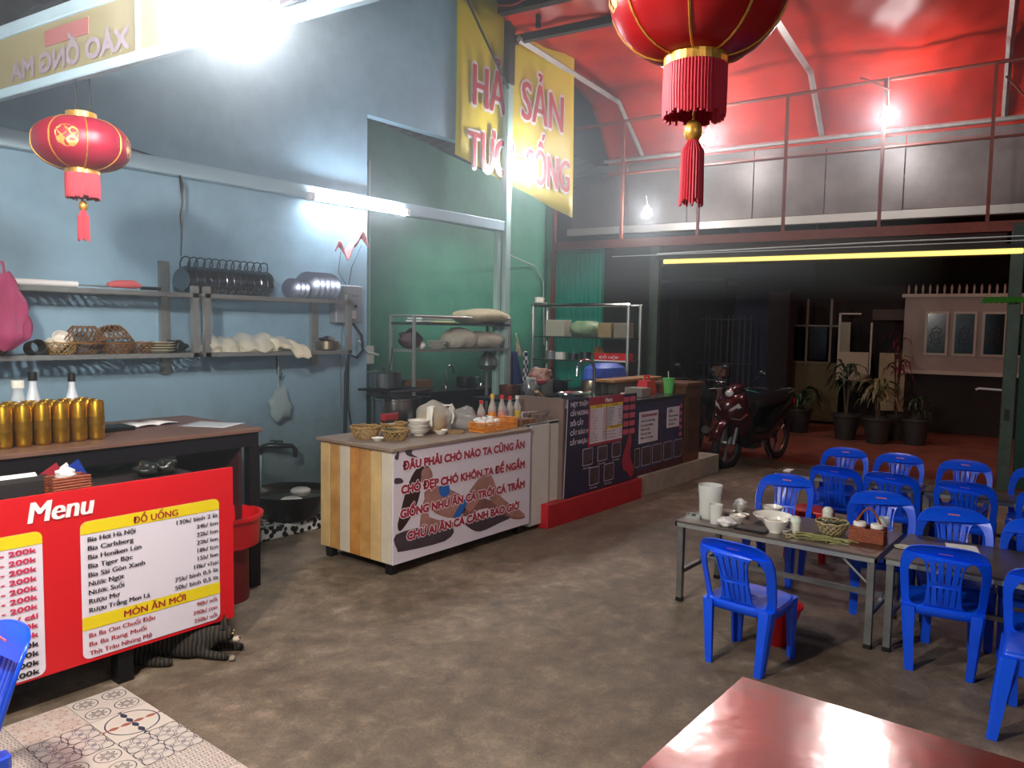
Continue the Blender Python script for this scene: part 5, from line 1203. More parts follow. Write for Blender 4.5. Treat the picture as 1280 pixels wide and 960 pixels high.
# middle worktop (behind the counters) -------------------------------------------------
def worktop(name, x0, x1, y0, y1, z, lab, mat=steel_d, rz=0, loc=None):
    cx, cy = (x0+x1)/2, (y0+y1)/2
    t = thing(name, lab, 'worktop', loc or (cx, cy, 0), rz)
    hx, hy = (x1-x0)/2, (y1-y0)/2
    MB().box((-hx, -hy, z-.03), (hx, hy, z), bev=.003).build('top', mat, t)
    for sx in (-1, 1):
        for sy in (-1, 1): MB().box((sx*(hx-.03)-.02, sy*(hy-.03)-.02, 0), (sx*(hx-.03)+.02, sy*(hy-.03)+.02, z-.03)).build('leg', mat, t)
    MB().box((-hx+.02, -hy+.02, .2), (hx-.02, hy-.02, .23)).build('lower_shelf', mat, t)
    return t
dsm = M('blackened_steel', '2c2e30', .45, .8, var=.4, vs=6)
worktop('sink_unit', 5.1, 7.1, 5.68, 6.25, .95, 'blackened sink unit along the green wall under the taps', dsm)
MB().box((-.98, -.27, .7), (.98, -.26, .93)).build('front_apron', dsm, [o for o in bpy.data.objects if o.name == 'sink_unit'][0])
worktop('cook_table', 5.9, 7.9, 4.75, 5.2, .93, 'dark steel cooking table in the middle of the kitchen', dsm)
for x, zt, lab in ((6.32, 1.21, 'slim hooked tap over the sink unit, left one'), (6.92, 1.22, 'slim hooked tap over the sink unit, right one')):
    t = thing('sink_tap', lab, 'tap', (x, 5.95, .95), 0, 'slim hooked taps')
    h = zt-.95
    MB().tube([(0, 0, 0), (0, 0, h-.06)]+[(.06-.06*cos(radians(a)), 0, h-.06+.06*sin(radians(a))) for a in range(30, 181, 30)]+[(.12, 0, h-.1)], .01, 8).build('neck', chrome, t, smooth=True)
    MB().tube([(0, 0, 0), (0, 0, .03)], .02, 10).build('collar', chrome, t)
kt = thing('hanging_kettle', 'grey kettle hanging under the rack shelf', 'kettle', (6.45, 5.45, 1.17))
MB().lathe([(0, 0), (.08, .01), (.11, .06), (.1, .13), (.05, .19), (.04, .21), (0, .21)], 24).build('kettle_body', M('kettle_grey', '6c7674', .4, .6), kt, smooth=True); MB().tube([(.1, 0, .05), (.17, 0, .04), (.17, 0, .12), (.1, 0, .15)], .006, 6).build('wire_handle', steel, kt); MB().tube([(0, 0, .2), (0, 0, .27)], .01, 6).build('hook', steel, kt)
o = MB().box((-.16, -.12, 0), (.16, .12, .12), bev=.003).build('brown_carton', M('brown_card', '7a5438', .7, var=.3), None, loc=(5.75, 5.9, .95)); tag(o, 'brown carton standing on the sink unit', 'box')
for k, (x, y, r_, h, lab) in enumerate(((5.4, 5.85, .12, .14, 'dark pot at the left end of the sink unit'), (6.6, 5.9, .11, .12, 'dark pot between the two slim taps'), (5.2, 5.0, .12, .2, 'dark pan handle jar beside the stockpot'))):
    if k == 2: continue
    t = thing('cooking_pot', lab, 'pot', (x, y, .95))
    MB().lathe([(0, 0), (r_*.9, 0), (r_, .02), (r_, h), (r_*.96, h), (r_*.94, .02), (0, .012)], 24).build('pot_body', M('soot_pot', '3c3e40', .4, .8, var=.3), t, smooth=True); MB().tube([(r_, 0, h*.8), (r_+.12, 0, h*.9)], .01, 6).build('handle', black_p, t)
# stockpot with grill shelf and pot
sp_ = thing('stockpot', 'big steel stockpot standing at the corner of the blue wall', 'pot', (4.78, 5.12, 0))
MB().lathe([(0, .3), (.21, .3), (.22, .31), (.22, .98), (.228, .985), (.228, 1.0), (.2, 1.0), (.2, .4), (0, .39)], 36).build('pot_body', M('polished_steel', 'b4b6b8', .18, 1, var=.1, vs=3), sp_, smooth=True)
MB().lathe([(0, 0), (.2, 0), (.2, .3), (0, .3)], 20).build('burner_stand', dsm, sp_)
w = MB()
w.tube([(-.26, -.2, 1.07), (.26, -.2, 1.07), (.26, .2, 1.07), (-.26, .2, 1.07)], .012, 6, closed=True)
for k in range(7): w.tube([(-.24+.08*k, -.2, 1.07), (-.24+.08*k, .2, 1.07)], .006, 5)
for x in (-.24, .24): w.tube([(x, -.19, 1.07), (x, -.19, 1.0), (x*.9, -.1, .995)], .008, 5)
w.build('grill_shelf', dsm, sp_)
cp = thing('cooking_pot', 'lidded steel pot with ladle on the grill over the stockpot', 'pot', (4.66, 5.15, 1.083))
MB().lathe([(0, 0), (.14, 0), (.155, .015), (.155, .14), (.165, .145), (.15, .15), (.08, .165), (0, .17)], 30).build('pot_body', M('mirror_pot', '8a9090', .2, 1, var=.2), cp, smooth=True); MB().sphere((0, 0, .185), .018, 10, 8).build('lid_knob', black_p, cp); MB().tube([(.06, 0, .15), (.09, 0, .26), (.1, 0, .36)], .008, 6).build('ladle_handle', steel_d, cp)
o = MB().lathe([(0, 0), (.11, 0), (.11, .45), (.1, .46), (0, .46)], 24).build('black_bin', black_p, None, smooth=True, loc=(4.35, 5.2, .1)); tag(o, 'dark container against the blue wall left of the stockpot', 'container')
# rack over the sink
rk = thing('steel_rack', 'two-tier steel rack loaded with white sacks in the green recess', 'rack', (5.85, 5.41, 0))
for x in (-.72, .73):
    for y in (-.16, .16): MB().tube([(x, y, 0), (x, y, 1.74)], .018, 8).build('post', steel, rk, smooth=True)
for z in (1.42, 1.68):
    MB().box((-.73, -.17, z-.025), (.74, .17, z)).build('rack_shelf', steel_d if z > 1.5 else steel, rk)
w = MB(); w.tube([(-.72, -.16, 1.74), (.73, -.16, 1.74)], .012, 6).tube([(-.72, .16, 1.74), (.73, .16, 1.74)], .012, 6).tube([(-.72, -.16, 1.74), (-.72, .16, 1.74)], .012, 6).tube([(.73, -.16, 1.74), (.73, .16, 1.74)], .012, 6); w.build('top_rail', steel, rk)
def sack(loc, L, D, H, lab, mat, seed, name='sack', rz=0):
    w = MB(); w.sphere((0, 0, 0), 1, 28, 16)
    def f(c):
        q = Vector((abs(c.x)**.75*(1 if c.x > 0 else -1)*L/2, abs(c.y)**.8*(1 if c.y > 0 else -1)*D/2, c.z*H/2))
        q.z += H/2+.05*H*sin(c.x*6+seed)+.04*H*sin(c.x*15+c.y*9+seed); q.z = max(0, q.z); q.y += .03*D*sin(c.x*11+seed); return q
    w.warp(f); o = w.build(name, mat, None, smooth='full', loc=loc); o.rotation_euler.z = rz; return tag(o, lab, 'sack')
sk_m = M('woven_sack', 'c9bf9c', .8, var=.2, vs=10, bump=.3, bs=60); sk2 = M('white_sack', 'd4cfbc', .7, var=.15, vs=8, bump=.3, bs=60)
sack((6.25, 5.38, 1.68), .82, .36, .15, 'long cream sack lying on top of the rack', sk_m, 1)
sack((5.9, 5.38, 1.42), .42, .3, .2, 'white sack on the middle shelf of the rack, left one', sk2, 2)
sack((6.3, 5.38, 1.42), .48, .3, .17, 'white sack on the middle shelf of the rack, right one', sk2, 3)
for k in range(4): plate(.1, white_c, (5.55, 5.36, 1.42+.02*k), 'white plate in the stack of four on the rack, %s' % ['lowest', 'second', 'third', 'topmost'][k], 'white plates on the rack')
o = MB().sphere((0, 0, .035), .035, 14, 10).build('white_ball', white_c, None, smooth=True, loc=(5.35, 5.36, 1.42)); tag(o, 'small white round jar beside the plates on the rack', 'jar')
crumple('dark_bag', 'dark bag with red print on the left of the rack shelf', (5.24, 5.42, 1.42), .1, M('dark_bag', '4a3038', .6, var=.5, vs=12), 91, 'bag', .9)
fb = thing('folded_mats', 'folded white trays with a yellow edge lying on the rack top', 'trays', (5.5, 5.4, 1.745))
MB().box((-.24, -.1, -.06), (.25, .1, -.045)).box((-.22, -.1, -.035), (.2, .1, -.02)).build('white_tray', paper, fb); MB().box((-.05, -.12, -.064), (.28, .1, -.058)).build('yellow_tray', M('yellow_green', 'c8cc4a', .5), fb)
# apron
ap = thing('checked_apron', 'blue apron with a white checked edge hanging beside the rack', 'apron', (6.82, 5.28, .96))
MB().grid(14, 14, lambda u, v: Vector((-.16+.24*u*(1-.55*v), .03*sin(u*9), v*.42))).build('apron_cloth', M('navy_cloth', '1c2c6a', .8), ap, smooth='full', solid=.006)
ck = bpy.data.materials.new('check_cloth'); ck.use_nodes = True; nt = ck.node_tree; tc = nt.nodes.new('ShaderNodeTexCoord'); ch = nt.nodes.new('ShaderNodeTexChecker'); ch.inputs['Scale'].default_value = 22; ch.inputs[1].default_value = lin('dcdce0'); ch.inputs[2].default_value = lin('1c2448'); nt.links.new(tc.outputs['Object'], ch.inputs[0]); nt.links.new(ch.outputs[0], nt.nodes['Principled BSDF'].inputs['Base Color'])
MB().grid(6, 16, lambda u, v: Vector((.03+.08*u-.06*max(0, v-.6), -.02+.01*sin(u*7+v*5), v*.42))).build('checked_strip', ck, ap, smooth='full', solid=.006)
MB().tube([(0, 0, .4), (-.06, .02, .6), (-.02, .06, .62)], .008, 6).build('neck_cord', M('cream_cord', 'b8b09a', .8), ap)
MB().grid(6, 6, lambda u, v: Vector((-.1+.1*u, -.01, .36+.16*v-.1*u*v))).build('cream_cloth', M('cream_cloth', 'b0a68a', .8), ap, smooth='full', solid=.006)

# ------------------------------------------------------------------ rack against the street front
ft0 = worktop('back_worktop', 0, .5, 0, 1.8, .86, 'dark worktop against the street front under the glass rack', dsm, FZ, fl(8.82, 4.25))
r2 = thing('glass_rack', 'tall chrome-framed rack against the street front beside the teal panel', 'rack', fl(8.62, 4.28), FZ)
for y in (-.68, .63):
    for x in (0, .38): MB().tube([(x, y, .86), (x, y, 1.95)], .022, 8).build('post', steel, r2, smooth=True)
MB().tube([(0, -.7, 1.94), (0, .65, 1.93)], .022, 8).build('top_rail', chrome, r2, smooth=True); MB().tube([(.38, -.7, 1.94), (.38, .65, 1.93)], .015, 8).build('top_rail', steel, r2, smooth=True)
for z in (1.25, 1.54): MB().box((-.01, -.68, z-.015), (.4, .63, z)).build('rack_shelf', steel_d, r2)
def on2(a, b, z): return fl(8.62+a, 4.28+b, z)
o = MB().box((-.1, -.15, 0), (.1, .13, .21), bev=.006).build('foam_box', M('foam_box', 'a9a592', .7, var=.12), None, loc=on2(.15, .35, 1.54)); o.rotation_euler.z = FZ; tag(o, 'cream foam box at the left of the rack middle shelf', 'box')
sack(on2(.15, -.05, 1.54), .3, .42, .2, 'pale green plastic sack beside the foam box', M('green_sack', '5f8a50', .5, var=.6, vs=8, col2='9aa890'), 5, 'plastic_sack')
for k, (b, m_) in enumerate(((-.35, 'a08a60'), (-.56, '8c8470'))):
    o = MB().box((-.1, -.09, 0), (.1, .09, .18), bev=.006).build('carton', M('carton_%d' % k, m_, .7, var=.3), None, loc=on2(.15, b, 1.54)); o.rotation_euler.z = FZ; tag(o, ['tan carton beside the green sack on the rack', 'grey carton at the right end of the rack'][k], 'box')
rc = thing('red_crate', 'red box with white lettering on the lowest rack shelf', 'box', on2(.1, -.45, 1.25), FZ-pi/2)
MB().box((-.22, -.08, 0), (.22, .1, .1), bev=.004).build('box_body', red_p, rc); text('ĐỒ HỘP', .03, -.15, -.082, .035, whp, rc, w=.26); MB().box((-.22, -.085, -.0), (.22, -.08, .015)).build('white_edge', whp, rc)
crumple('onion_bag', 'yellowish bag standing behind the red box', on2(.2, -.2, 1.25), .07, M('onion_yellow', 'a87c3c', .6, var=.5, vs=20), 101, 'bag', 1.2)
for k, (b, h_, m_) in enumerate(((.45, .1, steel), (.3, .09, white_c), (.12, .08, steel_d), (-.05, .1, steel_d))):
    o = MB().lathe([(0, 0), (.07, 0), (.075, h_), (.07, h_), (.065, .01), (0, .01)], 18).build('small_pan', m_, None, smooth=True, loc=on2(.15, b, 1.25)); tag(o, 'small pan on the lowest rack shelf, %s from the left' % names[k], 'pan')
tc2 = thing('teacup', 'white cup on a saucer standing on top of the chrome rack', 'cup', on2(.0, .55, 1.955))
MB().lathe([(0, 0), (.1, .004), (.11, .015), (0, .012)], 20).build('saucer', white_c, tc2, smooth=True); MB().lathe([(0, .014), (.05, .014), (.06, .08), (.055, .08), (0, .03)], 20).build('cup_body', white_c, tc2, smooth=True); MB().tube([(0, -.055, .07), (0, -.09, .06), (0, -.055, .035)], .006, 6).build('handle', white_c, tc2)
# things on the cook table
bb = thing('dish_rack', 'steel dish rack under an upturned blue basket beside the tap', 'rack', (7.35, 4.5, .93))
MB().lathe([(.36, .16), (.37, .18), (.33, .29), (.2, .335), (0, .345), (0, .34), (.2, .33), (.32, .285), (.355, .17)], 32, sy=.5, wob=lambda k, z: 1).build('blue_basket', M('blue_mesh', '3c62d0', .45, var=.3, vs=40), bb, smooth=True)
MB().lathe([(0, 0), (.38, 0), (.4, .03), (.38, .16), (.36, .16), (0, .02)], 30, sy=.5).build('steel_base', M('worn_pot', 'a09078'), bb, smooth=True)
t_ = thing('prep_table', 'small steel prep table under the blue basket', 'table', (7.35, 4.5, 0)); MB().box((-.5, -.2, .88), (.5, .2, .93)).build('tabletop', dsm, t_)
for sx in (-1, 1): MB().box((sx*.45-.02, -.18, 0), (sx*.45+.02, .18, .88)).build('leg_panel', dsm, t_)
for k, (x, y, r_, h, m_, lab) in enumerate(((6.75, 4.95, .14, .15, steel, 'steel pot with red-dotted cloth on the cooking table'), (6.2, 4.95, .1, .12, M('copper_pot', '6a3c30', .4, .6), 'coppery pot at the left of the cooking table'), (6.5, 5.0, .1, .1, steel_d, 'dark pan between the pots on the cooking table'), (7.15, 5.0, .12, .12, dsm, 'black wok pan behind the tap'))):
    t = thing('cooking_pot', lab, 'pot', (x, y, .93))
    MB().lathe([(0, 0), (r_*.9, 0), (r_, .02), (r_, h), (r_*.96, h), (r_*.9, .02), (0, .01)], 24).build('pot_body', m_, t, smooth=True); MB().tube([(r_, 0, h*.9), (r_+.14, -.02, h)], .01, 6).build('handle', black_p, t)
crumple('dotted_cloth', 'pale cloth with red patches on the steel pot', (6.75, 4.95, 1.05), .13, M('dotted', 'b8a894', .7, var=.5, vs=20, col2='8a2424'), 111, 'cloth', .6)
o = MB().box((-.12, -.05, 0), (.12, .05, .05), bev=.01).build('pan_cover', M('dull_red', 'a03038', .5), None, loc=(6.55, 4.85, 1.05)); tag(o, 'red cover resting on the dark pan', 'lid')
glass_bottle((6.9, 5.12, .93), 'clear water bottle standing behind the steel pot', gl1, white_c, .28, .04, .018)
crumple('silver_bundle', 'crumpled foil bundle on the cooking table', (6.4, 4.82, .93), .08, steel, 121, 'foil', 1.2)
# ------------------------------------------------------------------ lanterns
lan_r = M('lantern_silk', '94102e', .4, var=.2, vs=9, trl=.15); gold_m = M('gold_trim', 'd8a048', .35, .7, var=.3, vs=60); gold_pr = M('gold_pattern', 'c8964a', .4, .4, var=.4, vs=40)
tas = M('red_tassel', 'b01830', .6, trl=.15)
def lantern(loc, R, rz, lab, cords, tilt=0, silk=lan_r, flat=.5, tassel=1.0, fringe=.16):
    t = thing('paper_lantern', lab, 'lantern', loc, rz, None); H = R*flat
    n = 64
    def wob(k, z): return 1-.025*abs(cos(k*pi/16*2))**8*0+(-.018 if k % 8 == 0 else 0)
    pr = [(.3*R+.72*R*sin(pi*i/16)*1.0 if 0 < i < 16 else .3*R, -H*cos(pi*i/16)) for i in range(17)]
    pr = [(min(r, R), z) for r, z in pr]
    MB().lathe(pr, n, wob=wob).build('silk_body', silk, t, smooth=True)
    for k in range(8):
        a = 2*pi*k/8; MB().tube([(1.006*(r)*.985*cos(a), 1.006*r*.985*sin(a), z) for r, z in pr], .0035, 5).build('rib', gold_m, t)
    for k in range(0, 8, 2):                           # printed gold roundels between ribs
        for q, (da, dz, rr) in enumerate(((.39, 0, .26), (.3, .2, .13), (.5, -.2, .13), (.52, .18, .1), (.27, -.16, .1))):
            w = MB(); ring = []
            for m_ in range(14):
                b = 2*pi*m_/14; aa = 2*pi*k/8+da+rr*.9*cos(b)*(1+.15*sin(b*5)); zz = (dz+rr*1.5*sin(b)*(1+.15*cos(b*4)))*H
                f = max(0, 1-(zz/H)**2)**.5; r_ = min(R, .3*R+.72*R*f)*1.004
                ring.append(Vector((r_*cos(aa), r_*sin(aa), zz)))
            w.bm.faces.new([w.bm.verts.new(p) for p in ring]); bmesh.ops.triangulate(w.bm, faces=w.bm.faces[:]); w.build('gold_roundel', gold_pr, t)
    MB().lathe([(.3*R, H), (.32*R, H), (.32*R, H+.07*R*2), (.29*R, H+.07*R*2), (.29*R, H)], 32).build('top_ring', gold_m, t)
    MB().lathe([(.34*R, -H-.1*R), (.36*R, -H-.1*R), (.36*R, -H+.02), (.33*R, -H+.02), (.33*R, -H-.1*R)], 32).build('bottom_ring', gold_m, t)
    w = MB(); rnd = random.Random(3)
    for k in range(60):
        a = 2*pi*k/60; r_ = .34*R; L = fringe*rnd.uniform(.93, 1.05); w.tube([(r_*cos(a), r_*sin(a), -H-.08*R), (r_*1.01*cos(a), r_*1.01*sin(a), -H-.08*R-L*.5), (r_*cos(a+.02), r_*sin(a+.02), -H-.08*R-L)], .0011*R/.2*4, 4)
    stuff(w.build('fringe', tas, t))
    z0 = -H-.1*R-fringe
    MB().tube([(0, 0, -H), (0, 0, z0-.02)], .004, 5).build('cord', gold_m, t)
    MB().sphere((0, 0, z0-.03), .022*tassel, 12, 8, sz=1.2).build('bead', gold_m, t, smooth=True)
    w = MB()
    for k in range(26):
        a = 2*pi*k/26; r_ = .02*tassel; w.tube([(r_*.4*cos(a), r_*.4*sin(a), z0-.05), (r_*1.2*cos(a), r_*1.2*sin(a), z0-.08), (r_*1.3*cos(a), r_*1.3*sin(a), z0-.05-.15*tassel*rnd.uniform(.93, 1.04))], .003*tassel, 4)
    stuff(w.build('tassel', tas, t))
    w = MB()
    for p, q in cords: w.tube([p, q], .0035, 5)
    w.build('hanging_cord', black_p, t)
    return t
LR = .2
lantern((1.565, 3.75, 2.44), LR, .5, 'small red lantern with gold print hanging by the blue wall', [((-.03, 0, .14), (-.03, 0, .33)), ((.06, 0, .14), (.06, 0, .31))], flat=.56, fringe=.11, tassel=.9)
BR = .215
big = lantern((1.80, .865, 2.49), BR, .35, 'large red lantern with gold figures at the top of the photo', [((0, 0, .16), (0, 0, .84))], flat=.8, fringe=.125, tassel=1.05, silk=M('lantern_bright', '9a0c12', .3, var=.25, vs=6, trl=.15))

# ------------------------------------------------------------------ cables overhead
o = MB().tube([(5.55, 5.2, 5.05), (6.1, 5.3, 4.65), (6.62, 5.36, 4.22)], .014, 6).build('overhead_cable', cb, None, smooth=True); tag(o, 'black cable slanting across the banner to the column', 'cable')
o = MB().tube([fl(9.5, -2.5, 2.68), fl(9.5, 1, 2.66), fl(9.5, 3.6, 2.62)], .008, 6).build('overhead_cable', cw, None, smooth=True); tag(o, 'upper pale cable along the gate lintel', 'cable')
o = MB().tube([fl(9.45, -2.5, 2.63), fl(9.45, 1, 2.61), fl(9.45, 4.2, 2.6)], .006, 6).build('overhead_cable', cw, None, smooth=True); tag(o, 'lower pale cable along the gate lintel', 'cable')
o = MB().tube([(6.72, 5.38, 2.58), (7.4, 6.0, 2.55), (8.6, 6.45, 2.5), (8.85, 6.47, 2.3), (8.9, 6.47, 1.4)], .01, 6).build('wall_cable', cw, None, smooth=True); tag(o, 'pale cable running along the green wall right of the column', 'cable')
o = MB().tube([(1.95, 4.9, 2.83), (2.3, 5.35, 2.84), (2.6, 5.4, 2.82), (2.88, 5.4, 2.78)], .006, 5).build('wall_cable', cb, None); tag(o, 'thin black wire sagging on the wall right of the small lantern', 'wire')

# ------------------------------------------------------------------ motorbikes
def motorbike(loc, rz, lab, paint, full=True):
    t = thing('motorbike', lab, 'motorbike', loc, rz)
    tyre = M('tyre', '0c0c0d', .7); rim = M('alloy_rim', '8a8c90', .35, .9); bk = M('bike_black', '0e0e12', .25)
    for x, nm in ((.0, 'front_wheel'), (-1.26, 'rear_wheel')):
        w = MB(); R = .275
        w.tube([(x+R*cos(2*pi*k/32), 0, R+.01+R*sin(2*pi*k/32)) for k in range(32)], .042, 10, closed=True)
        wh = w.build(nm, tyre, t, smooth=True)
        w = MB(); w.tube([(x+.225*cos(2*pi*k/28), 0, R+.01+.225*sin(2*pi*k/28)) for k in range(28)], .016, 6, closed=True)
        for k in range(5):
            a = 2*pi*k/5; w.tube([(x, 0, R+.01), (x+.22*cos(a), 0, R+.01+.22*sin(a))], .016, 6)
        w.tube([(x, -.05, R+.01), (x, .05, R+.01)], .05, 16); w.build('rim', rim, wh, smooth=True)
        MB().tube([(x, .045, R+.01), (x, .052, R+.01)], .1, 20).build('brake_disc', chrome, wh)
    w = MB()
    for s in (-1, 1): w.tube([(0, s*.075, .285), (-.13, s*.075, .62), (-.17, s*.06, .74)], [.026, .028, .026], 10)
    w.build('fork', M('fork_silver', '9a9a9c', .3, .9), t, smooth=True)
    # front mudguard
    w = MB(); w.grid(14, 6, lambda u, v: Vector(((.325-.03*abs(v-.5))*cos(radians(10+130*u)), (v-.5)*.15, .285+(.335-.06*abs(v-.5)**2*4)*sin(radians(10+130*u))))); w.build('front_mudguard', paint, t, smooth=True, solid=.006)
    def sect(x, z, hw, hh, n=16, sq=2.6):
        o = []
        for k in range(n):
            a = 2*pi*k/n; c, s = cos(a), sin(a)
            o.append(Vector((x, hw*abs(c)**(2/sq)*(1 if c >= 0 else -1), z+hh*abs(s)**(2/sq)*(1 if s >= 0 else -1))))
        return o
    # nose fairing: pointed shield
    w = MB(); w.loft([sect(.1, .66, .035, .06), sect(.05, .69, .14, .12), sect(-.04, .70, .2, .2), sect(-.14, .66, .21, .28), sect(-.24, .6, .17, .3)]); w.build('nose_fairing', paint, t, smooth=True)
    for s in (-1, 1):
        MB().loft([[Vector((.075+dx, s*(.05+dy), .67+dz)) for dx, dy, dz in ((0, 0, 0), (.02, 0, .03), (-.02, .1, .12), (-.05, .12, .07))], [Vector((.05+dx, s*(.05+dy), .67+dz)) for dx, dy, dz in ((0, 0, 0), (.02, 0, .03), (-.02, .1, .12), (-.05, .12, .07))]]).build('headlight', M('lamp_glass', 'd6d2d0', .08, .3), t)
        MB().tube([(.075, s*.06, .61), (.02, s*.17, .6), (-.06, s*.21, .66)], .012, 6).build('trim_line', chrome, t)
    w = MB(); w.loft([sect(-.2, .38, .17, .1), sect(-.3, .42, .19, .2), sect(-.45, .36, .15, .13), sect(-.75, .38, .16, .13), sect(-.95, .5, .15, .18), sect(-1.2, .62, .14, .15), sect(-1.5, .74, .09, .08), sect(-1.6, .79, .03, .03)]); w.build('body_shell', bk, t, smooth=True)
    w = MB(); w.loft([sect(-.58, .72, .09, .05), sect(-.7, .75, .13, .06), sect(-1.0, .77, .15, .06), sect(-1.3, .81, .14, .06), sect(-1.45, .84, .08, .04)]); w.build('seat', M('seat_vinyl', '141214', .55), t, smooth=True)
    w = MB(); w.tube([(-1.3, .1, .84), (-1.55, .09, .88), (-1.62, 0, .89), (-1.55, -.09, .88), (-1.3, -.1, .84)], .013, 8); w.build('grab_rail', rim, t, smooth=True)
    w = MB(); w.loft([sect(-.02, .9, .05, .04), sect(-.08, .93, .1, .07), sect(-.18, .95, .1, .07), sect(-.26, .93, .05, .04)]); w.build('handlebar_cowl', paint, t, smooth=True)
    MB().sphere((.0, 0, .9), .055, 14, 10, sx=.6, sz=.8).build('position_lamp', M('lamp_glass', 'd6d2d0'), t, smooth=True)
    w = MB(); w.tube([(-.26, .36, .96), (-.2, .22, .97), (-.14, 0, .93), (-.2, -.22, .97), (-.26, -.36, .96)], .013, 8); hb_ = w.build('handlebar', black, t, smooth=True)
    for s in (-1, 1):
        MB().tube([(-.255, s*.36, .96), (-.21, s*.24, .968)], .02, 8).build('grip', tyre, hb_, smooth=True)
        MB().tube([(-.16, s*.2, .97), (-.12, s*.27, 1.08), (-.14, s*.3, 1.12)], .007, 6).build('mirror_stalk', black, hb_)
        MB().sphere((-.14, s*.33, 1.15), .05, 14, 10, sx=.25, sz=.7).build('mirror', M('mirror_back', '202024', .25), hb_, smooth=True)
        MB().tube([(-.08, s*.33, .93), (-.13, s*.15, .945)], .006, 6).build('brake_lever', chrome, hb_)
    MB().tube([(-.5, -.13, .22), (-.8, -.17, .26), (-1.1, -.18, .33), (-1.45, -.18, .42)], [.018, .02, .045, .05], 10).build('exhaust', rim, t, smooth=True)
    w = MB(); w.tube([(-.6, -.2, .28), (-.6, .2, .28)], .015, 6).box((-.62, .0, .2), (-.4, .12, .34)).tube([(-.7, .1, .28), (-.78, .2, .02)], .012, 6); w.build('engine_parts', M('engine_grey', '55565a', .4, .8), t)
    MB().box((-1.62, -.06, .7), (-1.58, .06, .76)).build('tail_light', red_p, t)
    w = MB(); w.grid(10, 5, lambda u, v: Vector((-1.26-.33*cos(radians(60+80*u))*-1*.0-.32*cos(radians(150-90*u))*-1*1.0*(-1), (v-.5)*.14, .285+.34*sin(radians(150-90*u))))); w.build('rear_mudguard', bk, t, smooth=True, solid=.005)
    return t
mk = M('wine_red_paint', '3c0812', .18, .3)
motorbike((8.83, 3.66, 0), radians(173), 'dark wine-red motorbike parked at the gate, nose towards the room', mk)
sil = M('silver_trim', 'a8a49c', .3, .7)
mb2 = motorbike((10.25, 4.67, 0), radians(20), 'second dark motorbike behind the wooden cabinet, tail towards the room', M('black_paint', '141218', .2, .2))
o = MB().tube([(8.62, 4.3, .88), (8.75, 4.2, .86), (8.85, 4.0, .84), (8.82, 3.98, .76)], .02, 8).build('bent_rail', sil, None, smooth=True) if False else None

# ------------------------------------------------------------------ across the street (everything stands at real distance)
S8 = 14.8/16
def h(b, z): return (b*S8, 1.65+(z-1.65)*S8)
def slabF(lo_b, hi_b, z0, z1, d, th, mat, name, par, bev=0):
    (b0, Z0), (b1, Z1) = h(lo_b, z0), h(hi_b, z1)
    return MB().box((d, b0, Z0), (d+th, b1, Z1), bev=bev).build(name, mat, par)
pinkw = M('pale_plaster', 'b39a90', .7, var=.2, vs=2); frame_w = M('pale_frame', 'cdb8a8', .6); darkg = M('night_glass', '0c0c10', .12)
hs = thing('fence_wall', 'pale wall with three ornate windows across the street', 'wall', (0, 0, 0), FZ)
d = 14.8
slabF(-3.4, 1.2, .98, 2.34, d, .25, pinkw, 'wall_panel', hs)
slabF(-3.45, 1.25, 2.32, 2.38, d-.05, .35, frame_w, 'coping', hs); slabF(-3.45, 1.25, .92, .99, d-.05, .35, frame_w, 'ledge', hs)
slabF(-3.4, 1.2, -.2, .93, d+.02, .2, M('dark_plinth', '2a1e1c', .8, var=.3), 'plinth', hs)
k = 0
for b1 in (.85, .41, -.04, -.49, -.94, -1.39):
    f = slabF(b1-.37, b1, 1.27, 2.06, d-.03, .05, frame_w, 'window_frame', hs)
    slabF(b1-.33, b1-.04, 1.31, 2.02, d-.04, .02, darkg, 'pane', f)
    w = MB(); (bb, zz) = h(b1-.185, 1.62)
    for ring in (.05, .1): w.tube([(d-.05, bb+ring*.8*cos(2*pi*q/16)*(1+.2*cos(q*pi)), zz+ring*1.5*sin(2*pi*q/16)*(1+.15*cos(q*pi))) for q in range(16)], .005, 4, closed=True)
    w.build('grille', M('grille_bronze', '6a4c3c', .5, .5), f)
w = MB()
for q in range(30):
    (bb, zz) = h(1.15-.115*q, 2.38); w.tube([(d, bb, zz), (d, bb, zz+.1), (d, bb, zz+.16)], [.012, .02, .004], 6)
stuff(w.build('spikes', frame_w, hs))
gh = thing('porch', 'dim porch with glazed frames and white half door across the street', 'house', (0, 0, 0), FZ)
dkh = M('night_wall', '2a1a18', .8, var=.4, vs=3); olive = M('olive_wall', '6a5a38', .7, var=.3, vs=4)
slabF(1.3, 3.4, -.2, 2.6, d+.9, .2, dkh, 'back_wall', gh)
slabF(2.3, 3.33, -.1, 1.05, d+.1, .12, olive, 'low_wall', gh)
for b0, b1, z0, z1 in ((3.29, 3.33, 1.0, 2.02), (2.9, 2.94, 1.0, 2.3), (2.46, 2.5, 1.0, 2.3), (2.3, 2.34, .7, 2.03), (1.74, 1.77, .7, 1.85)): slabF(b0, b1, z0, z1, d+.08, .06, frame_w if b0 < 2.4 else M('dull_frame', '7a6a5c', .6), 'frame_bar', gh)
slabF(2.3, 3.33, 1.76, 1.79, d+.08, .06, M('dull_frame', '7a6a5c'), 'frame_bar', gh); slabF(1.95, 2.34, 2.0, 2.03, d+.08, .06, frame_w, 'frame_bar', gh); slabF(2.5, 3.3, 1.04, 1.07, d+.06, .08, M('dull_frame', '7a6a5c'), 'frame_bar', gh)
for b0, b1 in ((3.0, 3.28), (2.55, 2.88)): slabF(b0, b1, 1.1, 1.75, d+.12, .02, darkg, 'pane', gh)
